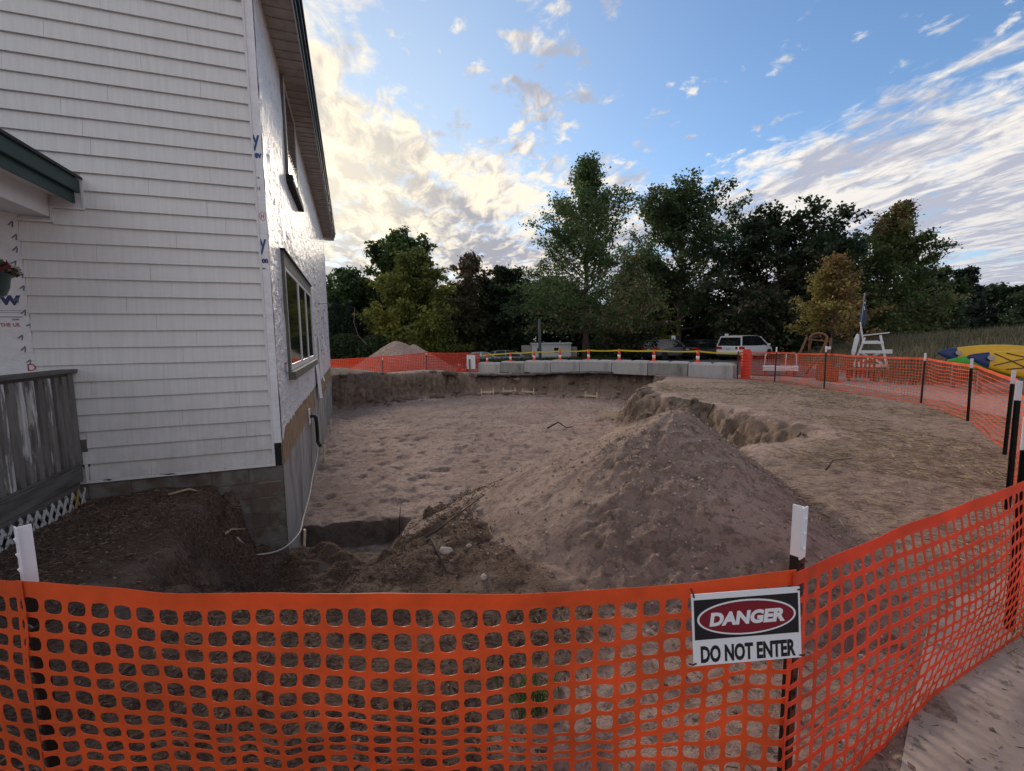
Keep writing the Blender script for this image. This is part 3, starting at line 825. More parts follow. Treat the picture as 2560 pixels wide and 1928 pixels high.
# eave: soffit boards, fascia, roof
OV = 0.39
i = 0; s_ = -0.45
while s_ < HLEN + 0.4:
    dz = 0.012 if i % 2 else 0.0
    box('soffit_board', M['soffit'], house, SW + 0.001, SW + OV, s_, s_ + 0.232, EAVE + dz, EAVE + 0.03 + dz)
    box('soffit_batten', M['soffit'], house, SW + 0.002, SW + OV - 0.001, s_ + 0.205, s_ + 0.228, EAVE - 0.018 + dz, EAVE + dz - 0.0005)
    s_ += 0.236; i += 1
box('fascia_edge', M['trim'], house, SW + OV - 0.012, SW + OV + 0.004, -0.46, HLEN + 0.42, EAVE - 0.03, EAVE + 0.02)
box('fascia', M['green_trim'], house, SW + OV + 0.005, SW + OV + 0.03, -0.46, HLEN + 0.42, EAVE - 0.02, EAVE + 0.20)
box('drip_edge', M['green_trim'], house, SW + OV + 0.031, SW + OV + 0.065, -0.47, HLEN + 0.43, EAVE + 0.10, EAVE + 0.24)
xm = -HW / 2 + SW / 2
MB().prism([(SW + OV + 0.09, EAVE + 0.20), (SW + OV + 0.09, EAVE + 0.30), (xm, EAVE + RISE + 0.72), (-HW - OV, EAVE + 0.30), (-HW - OV, EAVE + 0.20), (xm, EAVE + RISE + 0.60)],
           -0.48, HLEN + 0.44).build('roof', M['roof'], house)
# vent plate, hanging pipe, loose wire
box('vent_plate', M['trim'], house, SW + 0.012, SW + 0.03, 3.55, 3.80, 0.05, 0.36, bevel=0.004)
MB().tube([(SW + 0.03, 3.66, 0.20), (SW + 0.10, 3.68, 0.21), (SW + 0.13, 3.75, 0.17), (SW + 0.13, 3.9, 0.05), (SW + 0.12, 4.1, -0.25), (SW + 0.11, 4.2, -0.45), (SW + 0.16, 4.12, -0.53)],
          [0.035, 0.035, 0.036, 0.036, 0.036, 0.036, 0.04], 10).build('drain_pipe', M['black'], house, smooth=True)
MB().tube([(SW + 0.03, 7.0, 2.75), (SW + 0.5, 7.6, 2.78), (SW + 1.05, 8.3, 2.72)], 0.006, 5).build('loose_wire', M['cordgrey'], house)
MB().tube([(SW + 1.05, 8.3, 2.72), (SW + 1.0, 8.3, 2.3), (SW + 1.1, 8.35, 1.9), (SW + 1.35, 8.4, 1.6)], 0.006, 5).build('loose_wire', M['root'], house)
# porch roof and wrapped porch wall
pr = empty('porch_roof'); pr.parent = house
PY = -3.3
box('beam', M['trim'], pr, -2.20, -1.94, PY, -0.02, 3.085, 3.345)
box('porch_soffit', M['trim'], pr, -1.939, -1.722, PY, -0.02, 3.31, 3.33)
box('soffit_edge', M['trim'], pr, -1.745, -1.7215, PY, -0.02, 3.255, 3.309)
box('fascia', M['green_trim'], pr, -1.721, -1.700, PY, -0.05, 3.235, 3.40)
box('gutter', M['green_trim'], pr, -1.699, -1.655, PY, -0.035, 3.345, 3.485, bevel=0.006)
MB().prism([(-1.63, 3.486), (-1.63, 3.515), (-5.4, 4.75), (-5.4, 4.72)], PY - 0.05, -0.02).build('porch_shingles', M['roof'], pr)
box('porch_ceiling', M['trim'], pr, -5.4, -2.201, PY, -0.02, 3.12, 3.14)
box('flashing_trim', M['trim'], pr, -1.652, -1.632, -0.028, -0.012, 3.20, 3.50)
box('flashing_trim', M['trim'], pr, -1.93, -1.6325, -0.027, -0.013, 3.18, 3.199)
box('flashing_trim', M['trim'], pr, -1.937, -1.915, -0.027, -0.013, 3.03, 3.179)
box('flashing_trim', M['trim'], pr, -2.21, -1.9155, -0.0275, -0.0135, 3.03, 3.052)
box('porch_post', M['trim'], pr, -2.13, -2.01, PY + 0.05, PY + 0.17, 0.45, 3.084)
pw = box('porch_wrap', M['wrap'], house, -5.5, -2.215, -0.004, 0.0115, 0.45, 3.11)
printed('ew', 0.20, -2.545, 2.165, M['print_navy'], pw, bold=0.006, xs=1.12)
printed('com', 0.034, -2.36, 2.0, M['print_navy'], pw, bold=0.0005)
printed('IN THE US.', 0.052, -2.525, 1.935, M['print_red'], pw, bold=0.001, xs=0.93)
printed('D', 0.11, -2.29, 1.46, M['print_red'], pw, bold=0.001)
for z_ in (2.10, 2.08, 2.035, 2.03): box('print_rule', M['print_grey'], pw, -2.7, -2.27, -0.0052, -0.0042, z_, z_ + 0.004)
rnd = random.Random(9)
for z_ in np.arange(1.55, 3.0, 0.13):
    x_ = -2.30 + rnd.uniform(-0.03, 0.06)
    MB().bar((x_, -0.006, z_), (x_ + 0.04, -0.006, z_ + rnd.uniform(0.02, 0.05)), 0.003, 0.012).bar((x_ + 0.04, -0.006, z_ + 0.03), (x_ + 0.03, -0.006, z_ - 0.02), 0.003, 0.01).build('print_mark', M['print_grey'], pw)

# ------------------------------------------------------------------ deck
deck = tag(empty('deck', hloc(0, 0, 0), YAW), 'weathered grey wooden porch deck with railing at the house front', 'deck')
DX = -1.93
for i in range(20):
    x1 = DX + 0.03 - i * 0.145
    box('floor_board', M['deckwood_h'], deck, x1 - 0.138, x1, -3.2, -0.03, 0.40, 0.436)
box('skirt_timber', M['deckwood_h'], deck, DX - 0.05, DX + 0.035, -3.2, -0.05, 0.215, 0.395, bevel=0.006)
box('skirt_timber', M['deckwood_h'], deck, DX - 0.06, DX + 0.02, -3.2, -0.09, 0.06, 0.212, bevel=0.006)
box('skirt_shadow_board', M['deckwood_h'], deck, DX - 0.12, DX - 0.08, -3.2, -0.1, -0.15, 0.21)  # board added behind the skirt timbers for the shadow under the deck
box('rail_post', M['deckwood'], deck, DX - 0.055, DX + 0.04, -0.135, -0.04, 0.437, 1.425, bevel=0.005)
box('rail_post', M['deckwood'], deck, DX - 0.055, DX + 0.04, -3.18, -3.08, 0.437, 1.425, bevel=0.005)
box('rail_cap', M['deckwood_h'], deck, DX - 0.09, DX + 0.075, -3.22, -0.012, 1.43, 1.468, bevel=0.005)
box('top_rail', M['deckwood_h'], deck, DX - 0.02, DX + 0.018, -3.07, -0.14, 1.325, 1.425, bevel=0.004)
box('bottom_rail', M['deckwood_h'], deck, DX - 0.02, DX + 0.018, -3.07, -0.14, 0.45, 0.535, bevel=0.004)
for i in range(22):
    y_ = -0.20 - i * 0.132
    box('baluster', M['baluster_worn'] if i in (2, 4, 5, 7, 9) else M['deckwood'], deck, DX + 0.019, DX + 0.056, y_ - 0.072, y_, 0.44, 1.40, bevel=0.003)
for i in range(6):
    y_ = -0.42 - i * 0.50
    box('baluster', M['deckwood'], deck, DX - 0.058, DX - 0.021, y_ - 0.085, y_, 0.45, 1.40, bevel=0.003)
lat = empty('lattice_skirt'); lat.parent = deck
for i in range(23):
    y_ = -0.16 - i * 0.115
    z_ = gz(*hloc(DX + 0.1, y_)[:2])
    for sg in (-1, 1):
        a = Vector((DX + 0.055 + 0.007 * (sg + 1), y_ - 0.055 * sg, z_ - 0.01)); b = Vector((DX + 0.05 + 0.007 * (sg + 1), y_ + 0.055 * sg, z_ + 0.165))
        MB().bar(a, b, 0.034, 0.006, (1, 0, 0)).build('slat', M['lattice_y'] if i == 1 else M['lattice'], lat)

# hanging flower pot under the porch eave
PX, PYY = hloc(-1.97, -1.05)[:2]
pot = tag(empty('hanging_pot', (PX, PYY, 2.15)), 'dark green hanging flower pot with red flowers under the porch eave', 'flower pot')
pot.scale = (0.86, 0.86, 0.98)
MB().lathe([(0.10, 0.0), (0.16, 0.03), (0.19, 0.10), (0.205, 0.19), (0.225, 0.195), (0.225, 0.225), (0.20, 0.225), (0.19, 0.20)], 0, 0, 24).build('pot', M['pot'], pot, smooth=True)
for k in range(3):
    a = k * 2.1 + 0.3
    MB().tube([(0.215 * math.cos(a), 0.215 * math.sin(a), 0.22), (0.02 * math.cos(a), 0.02 * math.sin(a), 0.75)], 0.003, 5).build('hanger_wire', M['metal'], pot)
MB().tube([(0, 0, 0.75), (0, 0, 0.93), (-0.06, 0, 0.97)], 0.004, 5).build('hook', M['metal'], pot)
rr = np.random.RandomState(3); n = 520
pa = rr.rand(n) * 6.283; prr = 0.27 * np.sqrt(rr.rand(n)); pz = 0.20 + 0.17 * rr.rand(n) * (1.2 - prr / 0.3) + 0.02
ctr = np.column_stack([prr * np.cos(pa), prr * np.sin(pa), pz])


def leaf_quads(ctr, size, rr, cols, flat=0.0, jit=0.35):
    n = len(ctr)
    nv = rr.normal(size=(n, 3)); nv[:, 2] = np.abs(nv[:, 2]) + flat; nv /= np.linalg.norm(nv, axis=1)[:, None]
    a = rr.normal(size=(n, 3)); t1 = np.cross(nv, a); t1 /= np.linalg.norm(t1, axis=1)[:, None] + 1e-9
    t2 = np.cross(nv, t1)
    s = (size * (1 + jit * (rr.rand(n) * 2 - 1)))[:, None] if np.ndim(size) else (size * (1 + jit * (rr.rand(n) * 2 - 1)))[:, None]
    V = np.empty((n, 4, 3), np.float32)
    V[:, 0] = ctr - t1 * s * 0.60; V[:, 1] = ctr - t2 * s * 0.40 + nv * s * 0.08; V[:, 2] = ctr + t1 * s * 0.60; V[:, 3] = ctr + t2 * s * 0.40 + nv * s * 0.08
    F = np.arange(n * 4).reshape(n, 4)
    return V.reshape(-1, 3), F, np.repeat(cols, 4, axis=0)


cols = np.where(rr.rand(n, 1) < 0.55, [[0.16, 0.03, 0.035]], [[0.06, 0.10, 0.04]]); cols = np.where(rr.rand(n, 1) < 0.15, [[0.50, 0.42, 0.40]], cols)
V, F, c4 = leaf_quads(ctr, 0.055, rr, cols)
np_mesh('flowers', V, F, M['leaf'], pot, attrs={'col': c4})

# ------------------------------------------------------------------ steel T-posts
def t_post(name, parent, x, y, z0, h, rz, tip=0.18, lean=(0, 0), studs=6):
    p = empty(name, (x, y, z0), rz); p.parent = parent
    p.rotation_euler = (lean[1], lean[0], rz)

    def prof(a, b, mt, nm):
        m_ = MB()
        m_.box(-0.022, 0.022, -0.004, 0.0, a, b); m_.box(-0.003, 0.003, 0.0001, 0.036, a, b)
        return m_.build(nm, mt, p)
    prof(-0.35, h - tip, M['postgreen'], 'shaft'); prof(h - tip + 0.0005, h, M['postwhite'], 'tip')
    k = 0; z = h - 0.035
    while z > 0.1 and k < studs:
        m_ = MB(); m_.add([(-0.007, -0.004, z), (0.007, -0.004, z), (0.007, -0.004, z - 0.022), (-0.007, -0.004, z - 0.022), (-0.005, -0.011, z - 0.004), (0.005, -0.011, z - 0.004)],
                          [(0, 1, 5, 4), (4, 5, 2, 3), (0, 4, 3), (1, 2, 5)])
        m_.build('stud', M['postwhite'] if z > h - tip else M['postgreen'], p)
        z -= 0.054; k += 1
    return p


# ------------------------------------------------------------------ plastic safety net
def net_panel(name, parent, pos, nu, nv, mt, seg=3, band=0.0, fill=0.30, sq=0.5, thick=0.0):
    """pos(u,v)->(n,3); every cell has a real rounded hole. seg: points per quarter side"""
    # ring of a unit cell, outer square and inner rounded hole
    k = seg
    per = []
    for e in range(4):
        for i in range(k):
            q = -1 + 2 * i / k
            per.append({0: (q, -1), 1: (1, q), 2: (-q, 1), 3: (-1, -q)}[e])
    per = np.array(per, float); n = len(per)
    r = np.linalg.norm(per, axis=1)[:, None]
    circ = per / r
    innr = (per * (1 - sq) + circ * sq)
    fu, fv = (fill if isinstance(fill, tuple) else (fill, fill))
    rs_ = np.random.RandomState(nu * 7 + nv)
    cu, cv = np.meshgrid(np.arange(nu) + 0.5, np.arange(nv) + 0.5); cu = cu.ravel(); cv = cv.ravel(); nc = len(cu)
    ju = 1 - fu + 0.05 * (rs_.rand(nc) - 0.5); jv = 1 - fv + 0.08 * (rs_.rand(nc) - 0.5)
    O = np.stack([cu[:, None] + per[None, :, 0] * 0.5, cv[:, None] + per[None, :, 1] * 0.5], 2)
    I = np.stack([cu[:, None] + innr[None, :, 0] * 0.5 * ju[:, None], cv[:, None] + innr[None, :, 1] * 0.5 * jv[:, None]], 2)
    UV = np.concatenate([O, I], 1)      # nc, 2n, 2
    uv = UV.reshape(-1, 2)
    P = pos(uv[:, 0] / nu, uv[:, 1] / nv)
    b = (np.arange(nc) * 2 * n)[:, None]; j = np.arange(n)[None, :]; j2 = (np.arange(n) + 1) % n; j2 = j2[None, :]
    F = np.stack([b + j, b + j2, b + n + j2, b + n + j], 2).reshape(-1, 4)
    if band > 0:
        m_ = 80; uu = np.linspace(0, 1, m_)
        for (va, vb) in ((1.0, 1.0 + band), (-band, 0.0)):
            B0 = pos(uu, np.full(m_, va)); B1 = pos(uu, np.full(m_, vb)); s0 = len(P)
            P = np.concatenate([P, B0, B1]); q = np.arange(m_ - 1)
            F = np.concatenate([F, np.stack([s0 + q, s0 + q + 1, s0 + m_ + q + 1, s0 + m_ + q], 1)])
    o = np_mesh(name, P, F, mt, parent, smooth=False)
    if thick > 0:
        md = o.modifiers.new('thickness', 'SOLIDIFY'); md.thickness = thick; md.offset = 0
    return o


def bay(A, B, zt0, zt1, sag, off, seed, zb=0.02, warp=0.0, belly=0.03, vamp=0.012):
    A = np.array(A); B = np.array(B); d = B - A; L = np.linalg.norm(d); nn = np.array([d[1], -d[0]]) / L   # to the right of A->B
    def pos(u, v):
        u = np.asarray(u); v = np.asarray(v)
        bas = A[None] + d[None] * u[:, None]
        zt = zt0 + (zt1 - zt0) * u - sag * 4 * u * (1 - u) + 0.022 * fbm(u * L * 1.7 + seed, u * 0, 3, seed + 2) * np.clip(8 * u * (1 - u), 0, 1)
        zg = gza(bas[:, 0], bas[:, 1]) + zb
        vv = v + warp * np.sin(2 * np.pi * v) * (0.4 + 0.6 * np.sin(np.pi * u)) + vamp * fbm(u * L * 1.6 + seed, v * 4.0, 3, seed) * np.clip(v * (1.06 - v) * 4, 0, 1)
        z = zg + (zt - zg) * vv
        o_ = off + belly * np.sin(np.pi * u) * np.sin(np.pi * np.clip(v, 0, 1)) * 0.6 + 0.05 * fbm(u * L * 1.1 + 3 * seed, v * 1.2 + seed, 3, seed + 9) * np.clip(4 * u * (1 - u) + 0.15, 0, 1)
        uu = 0.028 * fbm(u * L * 2 + 5 * seed, v * 3, 3, seed + 4)
        xy = bas + nn[None] * o_[:, None] + (d / L)[None] * uu[:, None]
        return np.column_stack([xy, z])
    return pos, L


CELL = 0.076
# front run, nearest the camera
ff = tag(empty('safety_fence', (-1.63, 1.45, 0)), 'orange plastic safety net fence across the foreground, on two posts with white tips', 'fence', 'orange net fences')


def local(pos, o):
    l = np.array(o.location)
    return lambda u, v: pos(u, v) - l[None]


def rel(o, x, y): return x - o.location.x, y - o.location.y


for (A, B, z0, z1, sg, sd_, w_) in (((-4.1, 1.95), (-1.60, 1.424), 0.91, 0.938, 0.03, 3, 0.02), ((-1.63, 1.43), (0.95, 1.47), 0.938, 0.92, 0.072, 8, 0.035)):
    p_, L = bay(A, B, z0, z1, sg, 0.035, sd_, warp=w_, belly=0.05, vamp=0.11)
    net_panel('net', ff, local(p_, ff), round(L / CELL), 14, M['net'], seg=6, band=0.045, fill=(0.20, 0.23), sq=0.62, thick=0.002)
t_post('post', ff, *rel(ff, -1.675, 1.465), 0, 1.125, -0.6, 0.21, (-0.035, 0), 14)
t_post('post', ff, *rel(ff, 1.0, 1.50), 0, 1.155, 0.62, 0.185, (0.01, 0), 14)
t_post('post', ff, *rel(ff, -4.12, 1.99), 0, 1.15, 0.3, 0.2, (0, 0), 8)
MB().tube([(-0.06, 0.0, 0.80), (0.0, -0.02, 0.79), (0.07, 0.01, 0.82)], 0.006, 6).build('zip_tie', M['black'], ff)
# right run, curving round the site
fr = tag(empty('safety_fence', (7.1, 6.4, 0)), 'orange plastic safety net fence curving round the right side of the site', 'fence', 'orange net fences')
tops = [0.92, 0.92, 1.02, 1.05, 1.08, 1.10, 1.10, 1.08, 1.04]
for i in range(len(FENCE) - 1):
    A, B = (FENCE[i] if i else (0.91, 1.445)), FENCE[i + 1]
    p_, L = bay(A, B, tops[i], tops[i + 1], 0.02 if i else 0.0, 0.03, 20 + i, warp=0.03 if i == 0 else 0.015, belly=0.10 if i == 0 else 0.04, vamp=0.12 if i < 2 else 0.05)
    near_ = i < 3
    net_panel('net', fr, local(p_, fr), round(L / (CELL if i < 4 else 0.085)), 14, M['net_backlit'], seg=5 if near_ else 2, band=0.04, fill=(0.19, 0.24) if near_ else (0.14, 0.16),
              sq=0.5 if near_ else 0.15, thick=0.002 if i == 0 else 0.0)
hts = [0, 1.28, 1.28, 1.23, 1.25, 1.25, 1.37, 1.30, 1.32]
for i in range(1, len(FENCE)):
    A = np.array(FENCE[i - 1]); B = np.array(FENCE[min(i + 1, len(FENCE) - 1)]); d = B - A; d = d / np.linalg.norm(d)
    pp = np.array(FENCE[i]) + np.array([-d[1], d[0]]) * (0.03 if i > 0 else 0)
    t_post('post', fr, *rel(fr, pp[0], pp[1]), gz(pp[0], pp[1]), hts[i], math.atan2(d[1], d[0]) + math.pi * 0.85, 0.19, (0.02 * math.sin(i * 2.0) + 0.015, 0.01 * math.cos(i * 3)), 14 if i < 5 else 5)
# far run beyond the pit, in front of the sand pile
fl_ = tag(empty('safety_fence', (-5.2, 27.5, 0)), 'red orange safety net fence beyond the pit, in front of the sand pile', 'fence', 'orange net fences')
FAR = [(-14.0, 23.4), (-10.6, 25.2), (-7.62, 26.6), (-5.15, 27.3), (-2.75, 27.9), (-1.95, 28.1)]
ftop = [0.62, 0.66, 0.74, 0.92, 0.86, 0.76]
for i in range(len(FAR) - 1):
    p_, L = bay(FAR[i], FAR[i + 1], ftop[i], ftop[i + 1], 0.03, 0.03, 50 + i)
    net_panel('net', fl_, local(p_, fl_), round(L / 0.10), 12, M['net_far'], seg=1, band=0.04, fill=(0.42, 0.46), sq=0.0)
for i, h in enumerate((0.9, 0.95, 0.98, 1.22, 1.1, 1.08)):
    t_post('post', fl_, *rel(fl_, FAR[i][0], FAR[i][1] - 0.05), gz(FAR[i][0], FAR[i][1]), h, 0.2, 0.12, (0, 0), 2)

# ------------------------------------------------------------------ danger sign, tied to the front net
sg_ = empty('danger_sign', (0.755, 1.375, 0.808)); sg_.rotation_euler = (math.radians(90 - 4), math.radians(-2.0), math.radians(3))
sg_.scale = (1.0, 0.915, 1.0)
tag(sg_, 'black white and red DANGER DO NOT ENTER sign tied to the net', 'sign')
SWD, SHT = 0.362, 0.258
box('panel', M['signwhite'], sg_, -SWD / 2, SWD / 2, -SHT / 2, SHT / 2, -0.0015, 0.0015)
box('black_field', M['signblack'], sg_, -SWD / 2 + 0.007, SWD / 2 - 0.007, -0.036, SHT / 2 - 0.021, 0.0016, 0.0022)


def ellipse(name, mt, cx, cy, a, b, z0, z1):
    n = 48; vs = [(cx + a * math.cos(t), cy + b * math.sin(t), z) for z in (z0, z1) for t in [2 * math.pi * k / n for k in range(n)]]
    fs = [tuple(range(n, 2 * n)), tuple(range(n - 1, -1, -1))] + [(k, (k + 1) % n, (k + 1) % n + n, k + n) for k in range(n)]
    return MB().add(vs, fs).build(name, mt, sg_)


ec = (SHT / 2 - 0.021 - 0.036) / 2
ellipse('white_oval', M['signwhite'], 0, ec, 0.165, 0.0635, 0.0023, 0.0028)
ellipse('red_oval', M['signred'], 0, ec, 0.158, 0.0575, 0.0029, 0.0034)
t1 = text_mesh('lettering', 'DANGER', 0.062, M['signwhite'], sg_, 0.0032, 1.0, 0.0003, 'CENTER')
bw = max(v.co.x for v in t1.data.vertices) - min(v.co.x for v in t1.data.vertices)
for v in t1.data.vertices: v.co.x = v.co.x * 0.252 / bw + v.co.y * 0.16
t1.location = (-0.003, ec - 0.022, 0.0038)
t2 = text_mesh('lettering', 'DO NOT ENTER', 0.080, M['signblack'], sg_, 0.0032, 1.0, 0.0003, 'CENTER')
bw = max(v.co.x for v in t2.data.vertices) - min(v.co.x for v in t2.data.vertices)
for v in t2.data.vertices: v.co.x *= 0.318 / bw
t2.location = (0, -0.117, 0.0020)
for cx_, cy_, ang in ((-1, 1, 1.5), (1, 1, 0.1), (-1, -1, 0.2), (1, -1, 0.2)):
    x_, y_ = cx_ * (SWD / 2 - 0.008), cy_ * (SHT / 2 - 0.010)
    dx, dy = (0.006 * cx_, 0.03) if ang > 1 else (0.022 * cx_, 0.004 * cy_)
    MB().tube([(x_, y_, 0.003), (x_ + dx * 0.5, y_ + dy * 0.5, 0.006), (x_ + dx, y_ + dy, -0.004)], 0.0028, 6).build('zip_tie', M['black'], sg_)

# ------------------------------------------------------------------ concrete barrier blocks, tubes and tape
DIRB = (BL_L - BL_R); LB = np.linalg.norm(DIRB); DIRB = DIRB / LB; ANGB = math.atan2(DIRB[1], DIRB[0])
blocklab = ['at the right end beside the red net roll', 'second from the red net roll, dark stained at both ends', 'third from the red net roll', 'fourth from the red net roll',
            'fifth from the red net roll, under the tree trunk', 'sixth from the red net roll', 'seventh from the red net roll, dark stained', 'at the left end beside the far net']
BZ = []
for i in range(8):
    c = BL_R + DIRB * (LB / 8 * (i + 0.5)); q = (i + 0.5) / 8
    z = 0.0 * (1 - q) - 0.36 * q + 0.16 * math.sin(math.pi * q)
    BZ.append(z)
    b = empty('barrier_block', (c[0], c[1], z), ANGB)
    tag(b, 'grey concrete barrier block, ' + blocklab[i], 'concrete block', 'concrete barrier blocks')
    mt_ = M['cblk_dark'] if i in (1, 6) else M['cblk']
    hl = LB / 8 / 2 - 0.018
    MB().box(-hl, hl, -0.30, 0.30, -0.06, 0.54).build('body', mt_, b, bevel=0.025)
    for sx in (-1, 1):
        x0, x1 = (0.06, hl - 0.05) if sx > 0 else (-hl + 0.05, -0.06)
        m_ = MB(); e = 0.07
        m_.add([(x0, -0.28, 0.535), (x1, -0.28, 0.535), (x1, 0.28, 0.535), (x0, 0.28, 0.535), (x0 + e, -0.24, 0.605), (x1 - e, -0.24, 0.605), (x1 - e, 0.24, 0.605), (x0 + e, 0.24, 0.605)],
               [(0, 3, 2, 1), (4, 5, 6, 7), (0, 1, 5, 4), (1, 2, 6, 5), (2, 3, 7, 6), (3, 0, 4, 7)])
        m_.build('top_ridge', M['cblk'], b)
tubelab = ['rightmost, nearest the white van', 'second from the right, under the dark cars', 'third from the right', 'fourth from the right, beside the tree trunk', 'fifth from the right',
           'sixth from the right, under the pole', 'seventh from the right', 'leftmost, beside the far net']
ttop = []
for i, q in enumerate((0.118, 0.238, 0.358, 0.475, 0.595, 0.715, 0.835, 0.965)):
    c = BL_R + DIRB * (LB * q); bi = min(7, int(q * 8)); z = BZ[bi] + 0.602
    lx = (q * 8 - bi - 0.5) * LB / 8
    if abs(lx) < 0.12 or abs(lx) > LB / 16 - 0.16: lx = math.copysign(0.3, lx) if abs(lx) < 0.12 else math.copysign(LB / 16 - 0.32, lx)
    c = BL_R + DIRB * (LB / 8 * (bi + 0.5) + lx)
    d = empty('delineator_tube', (c[0], c[1], z)); tag(d, 'orange and white traffic tube on the blocks, ' + tubelab[i], 'traffic tube', 'orange traffic tubes')
    MB().lathe([(0.15, 0.0), (0.15, 0.025), (0.075, 0.04), (0.068, 0.06), (0.066, 0.12)], 0, 0, 12).build('base', M['safety'], d, smooth=False)
    MB().lathe([(0.0665, 0.1201), (0.066, 0.27)], 0, 0, 12).build('reflective_band', M['reflect'], d, smooth=True)
    MB().lathe([(0.066, 0.2701), (0.062, 0.40), (0.045, 0.45), (0.03, 0.46), (0.03, 0.50), (0.04, 0.51), (0.04, 0.53)], 0, 0, 12).build('tube', M['safety'], d, smooth=True)
    ttop.append((c[0], c[1], z + 0.475))
pts = [(9.25, 18.25, 1.02)] + ttop + [(-1.95, 28.05, 0.70)]
m_ = MB(); rnd = random.Random(4)
for a, b in zip(pts[:-1], pts[1:]):
    a = Vector(a); b = Vector(b); n = 10; d = (b - a).normalized(); vs = []
    tw = rnd.uniform(-0.5, 0.5); sg = 0.03
    for i in range(n + 1):
        q = i / n; p = a.lerp(b, q); p.z -= sg * 4 * q * (1 - q); an = tw * math.sin(math.pi * q) * 1.5
        up = Vector((0, 0, 1)) * math.cos(an) + Vector((d.y, -d.x, 0)) * math.sin(an)
        off = Vector((d.y, -d.x, 0)) * (0.075 if d.y > 0 else 0.075)
        vs += [p + off + up * 0.036, p + off - up * 0.036]
    m_.add(vs, [(2 * i, 2 * i + 1, 2 * i + 3, 2 * i + 2) for i in range(n)])
tag(m_.build('caution_tape', M['tape']), 'yellow caution tape strung between the orange traffic tubes', 'caution tape')

# roll of net standing at the end of the blocks
nr = tag(empty('net_roll', (9.52, 18.28, gz(9.52, 18.28))), 'red roll of plastic net standing at the right end of the blocks', 'net roll')
prof = []
for i in range(41):
    z = 1.17 * i / 40; prof.append((0.165 + 0.006 * math.sin(i * 1.57) + 0.008 * math.sin(z * 4), z))
MB().lathe(prof, 0, 0, 20).build('outer_turns', M['roll'], nr, smooth=False)
vs = []
for i in range(60):
    a = i * 0.42; r_ = 0.155 - 0.0018 * i; vs.append((r_ * math.cos(a), r_ * math.sin(a), 1.175))
MB().tube(vs, 0.006, 4).build('inner_turns', M['roll'], nr)
m_ = MB()
for i in range(12):
    z = 0.2 + i * 0.075
    m_.box(0.16, 0.235 + 0.02 * math.sin(i), -0.02, 0.02, z, z + 0.045)
m_.build('loose_edge', M['safety'], nr)

# ------------------------------------------------------------------ heaps
def heap(name, label, cx, cy, peak, sl, sr, sn, sf, x0, x1, y0, y1, step, seed, bumps=(), round_=0.10, fine=1.0):
    gx = np.arange(x0, x1, step); gy = np.arange(y0, y1, step); GX, GY = np.meshgrid(gx, gy); a, b = GX.ravel(), GY.ravel()
    wx = a + 0.25 * fbm(a * 0.8, b * 0.8, 3, seed); wy = b + 0.25 * fbm(a * 0.8 + 9, b * 0.8, 3, seed + 1)
    dx = wx - cx; dy = wy - cy
    ex = np.where(dx < 0, -dx * sl, dx * sr); ey = np.where(dy < 0, -dy * sn, dy * sf)
    r = np.sqrt(ex ** 2 + ey ** 2)
    h = peak - (np.sqrt(r * r + round_ ** 2) - round_ * 0.6)
    for bx, by, bh, br in bumps: h = np.maximum(h, bh - np.hypot(a - bx, b - by) * br)
    # run-off streaks down the slope, smooth slides between clumpy patches, and crumbs
    rough = sst(fbm(a * 1.2 + 3, b * 1.2, 3, seed + 21) + 0.5 * fbm(np.arctan2(dy, dx) * 5, r * 0.5, 2, seed + 23), -0.06, 0.10)
    ang = np.arctan2(dy, dx)
    h = h + fine * (0.030 * fbm(ang * 9, r * 0.9, 3, seed + 3) + 0.06 * fbm(a * 2.0, b * 2.0, 4, seed + 5) + (0.03 + 0.075 * rough) * fbm(a * 7, b * 7, 4, seed + 7, 0.78))
    h = h + fine * rough * (0.16 * np.clip(fbm(a * 5, b * 5, 4, seed + 11, 0.7) - 0.06, 0, 1) + 0.12 * np.clip(fbm(a * 13, b * 13, 2, seed + 12) - 0.10, 0, 1))
    z = gza(a, b)
    keep = h > z - 0.12
    zz_ = np.where(keep, h, z - 0.12)
    nyy, nxx = GX.shape; ii = np.arange(nyy * nxx).reshape(nyy, nxx)
    F = np.stack([ii[:-1, :-1].ravel(), ii[:-1, 1:].ravel(), ii[1:, 1:].ravel(), ii[1:, :-1].ravel()], 1)
    k2 = keep.ravel(); F = F[k2[F].any(1)]
    zA_ = np.zeros((len(a), 3)); zB_ = np.zeros((len(a), 3))
    zA_[:, 2] = 0.05 + 0.20 * rough * sst(fbm(a * 2.4, b * 2.4, 4, seed + 13), -0.10, 0.15)
    zA_[:, 1] = 0.25 * sst(fbm(a * 1.1, b * 1.1, 3, seed + 17), 0.0, 0.2)
    o = np_mesh(name, np.stack([a, b, zz_], 1), F, M['ground'], smooth=True, attrs={'zone_a': zA_, 'zone_b': zB_})
    tag(o, label, 'dirt pile')
    return (gx, gy, zz_.reshape(nyy, nxx), keep.reshape(nyy, nxx))


MX, MY = 1.74, 4.85
hm = heap('dirt_mound', 'large mound of loose grey brown sandy soil behind the danger sign', MX, MY, 0.99, 0.50, 0.80, 0.42, 0.80, -1.3, 4.3, 2.0, 7.0, 0.021, 201)
hp = heap('sand_pile', 'tall pale sand pile behind the far red net', -7.9, 31.0, 1.72, 0.68, 0.55, 0.6, 0.6, -12.5, -2.5, 27.3, 35.0, 0.09, 251, ((-6.75, 31.2, 1.45, 0.62),), 0.25)


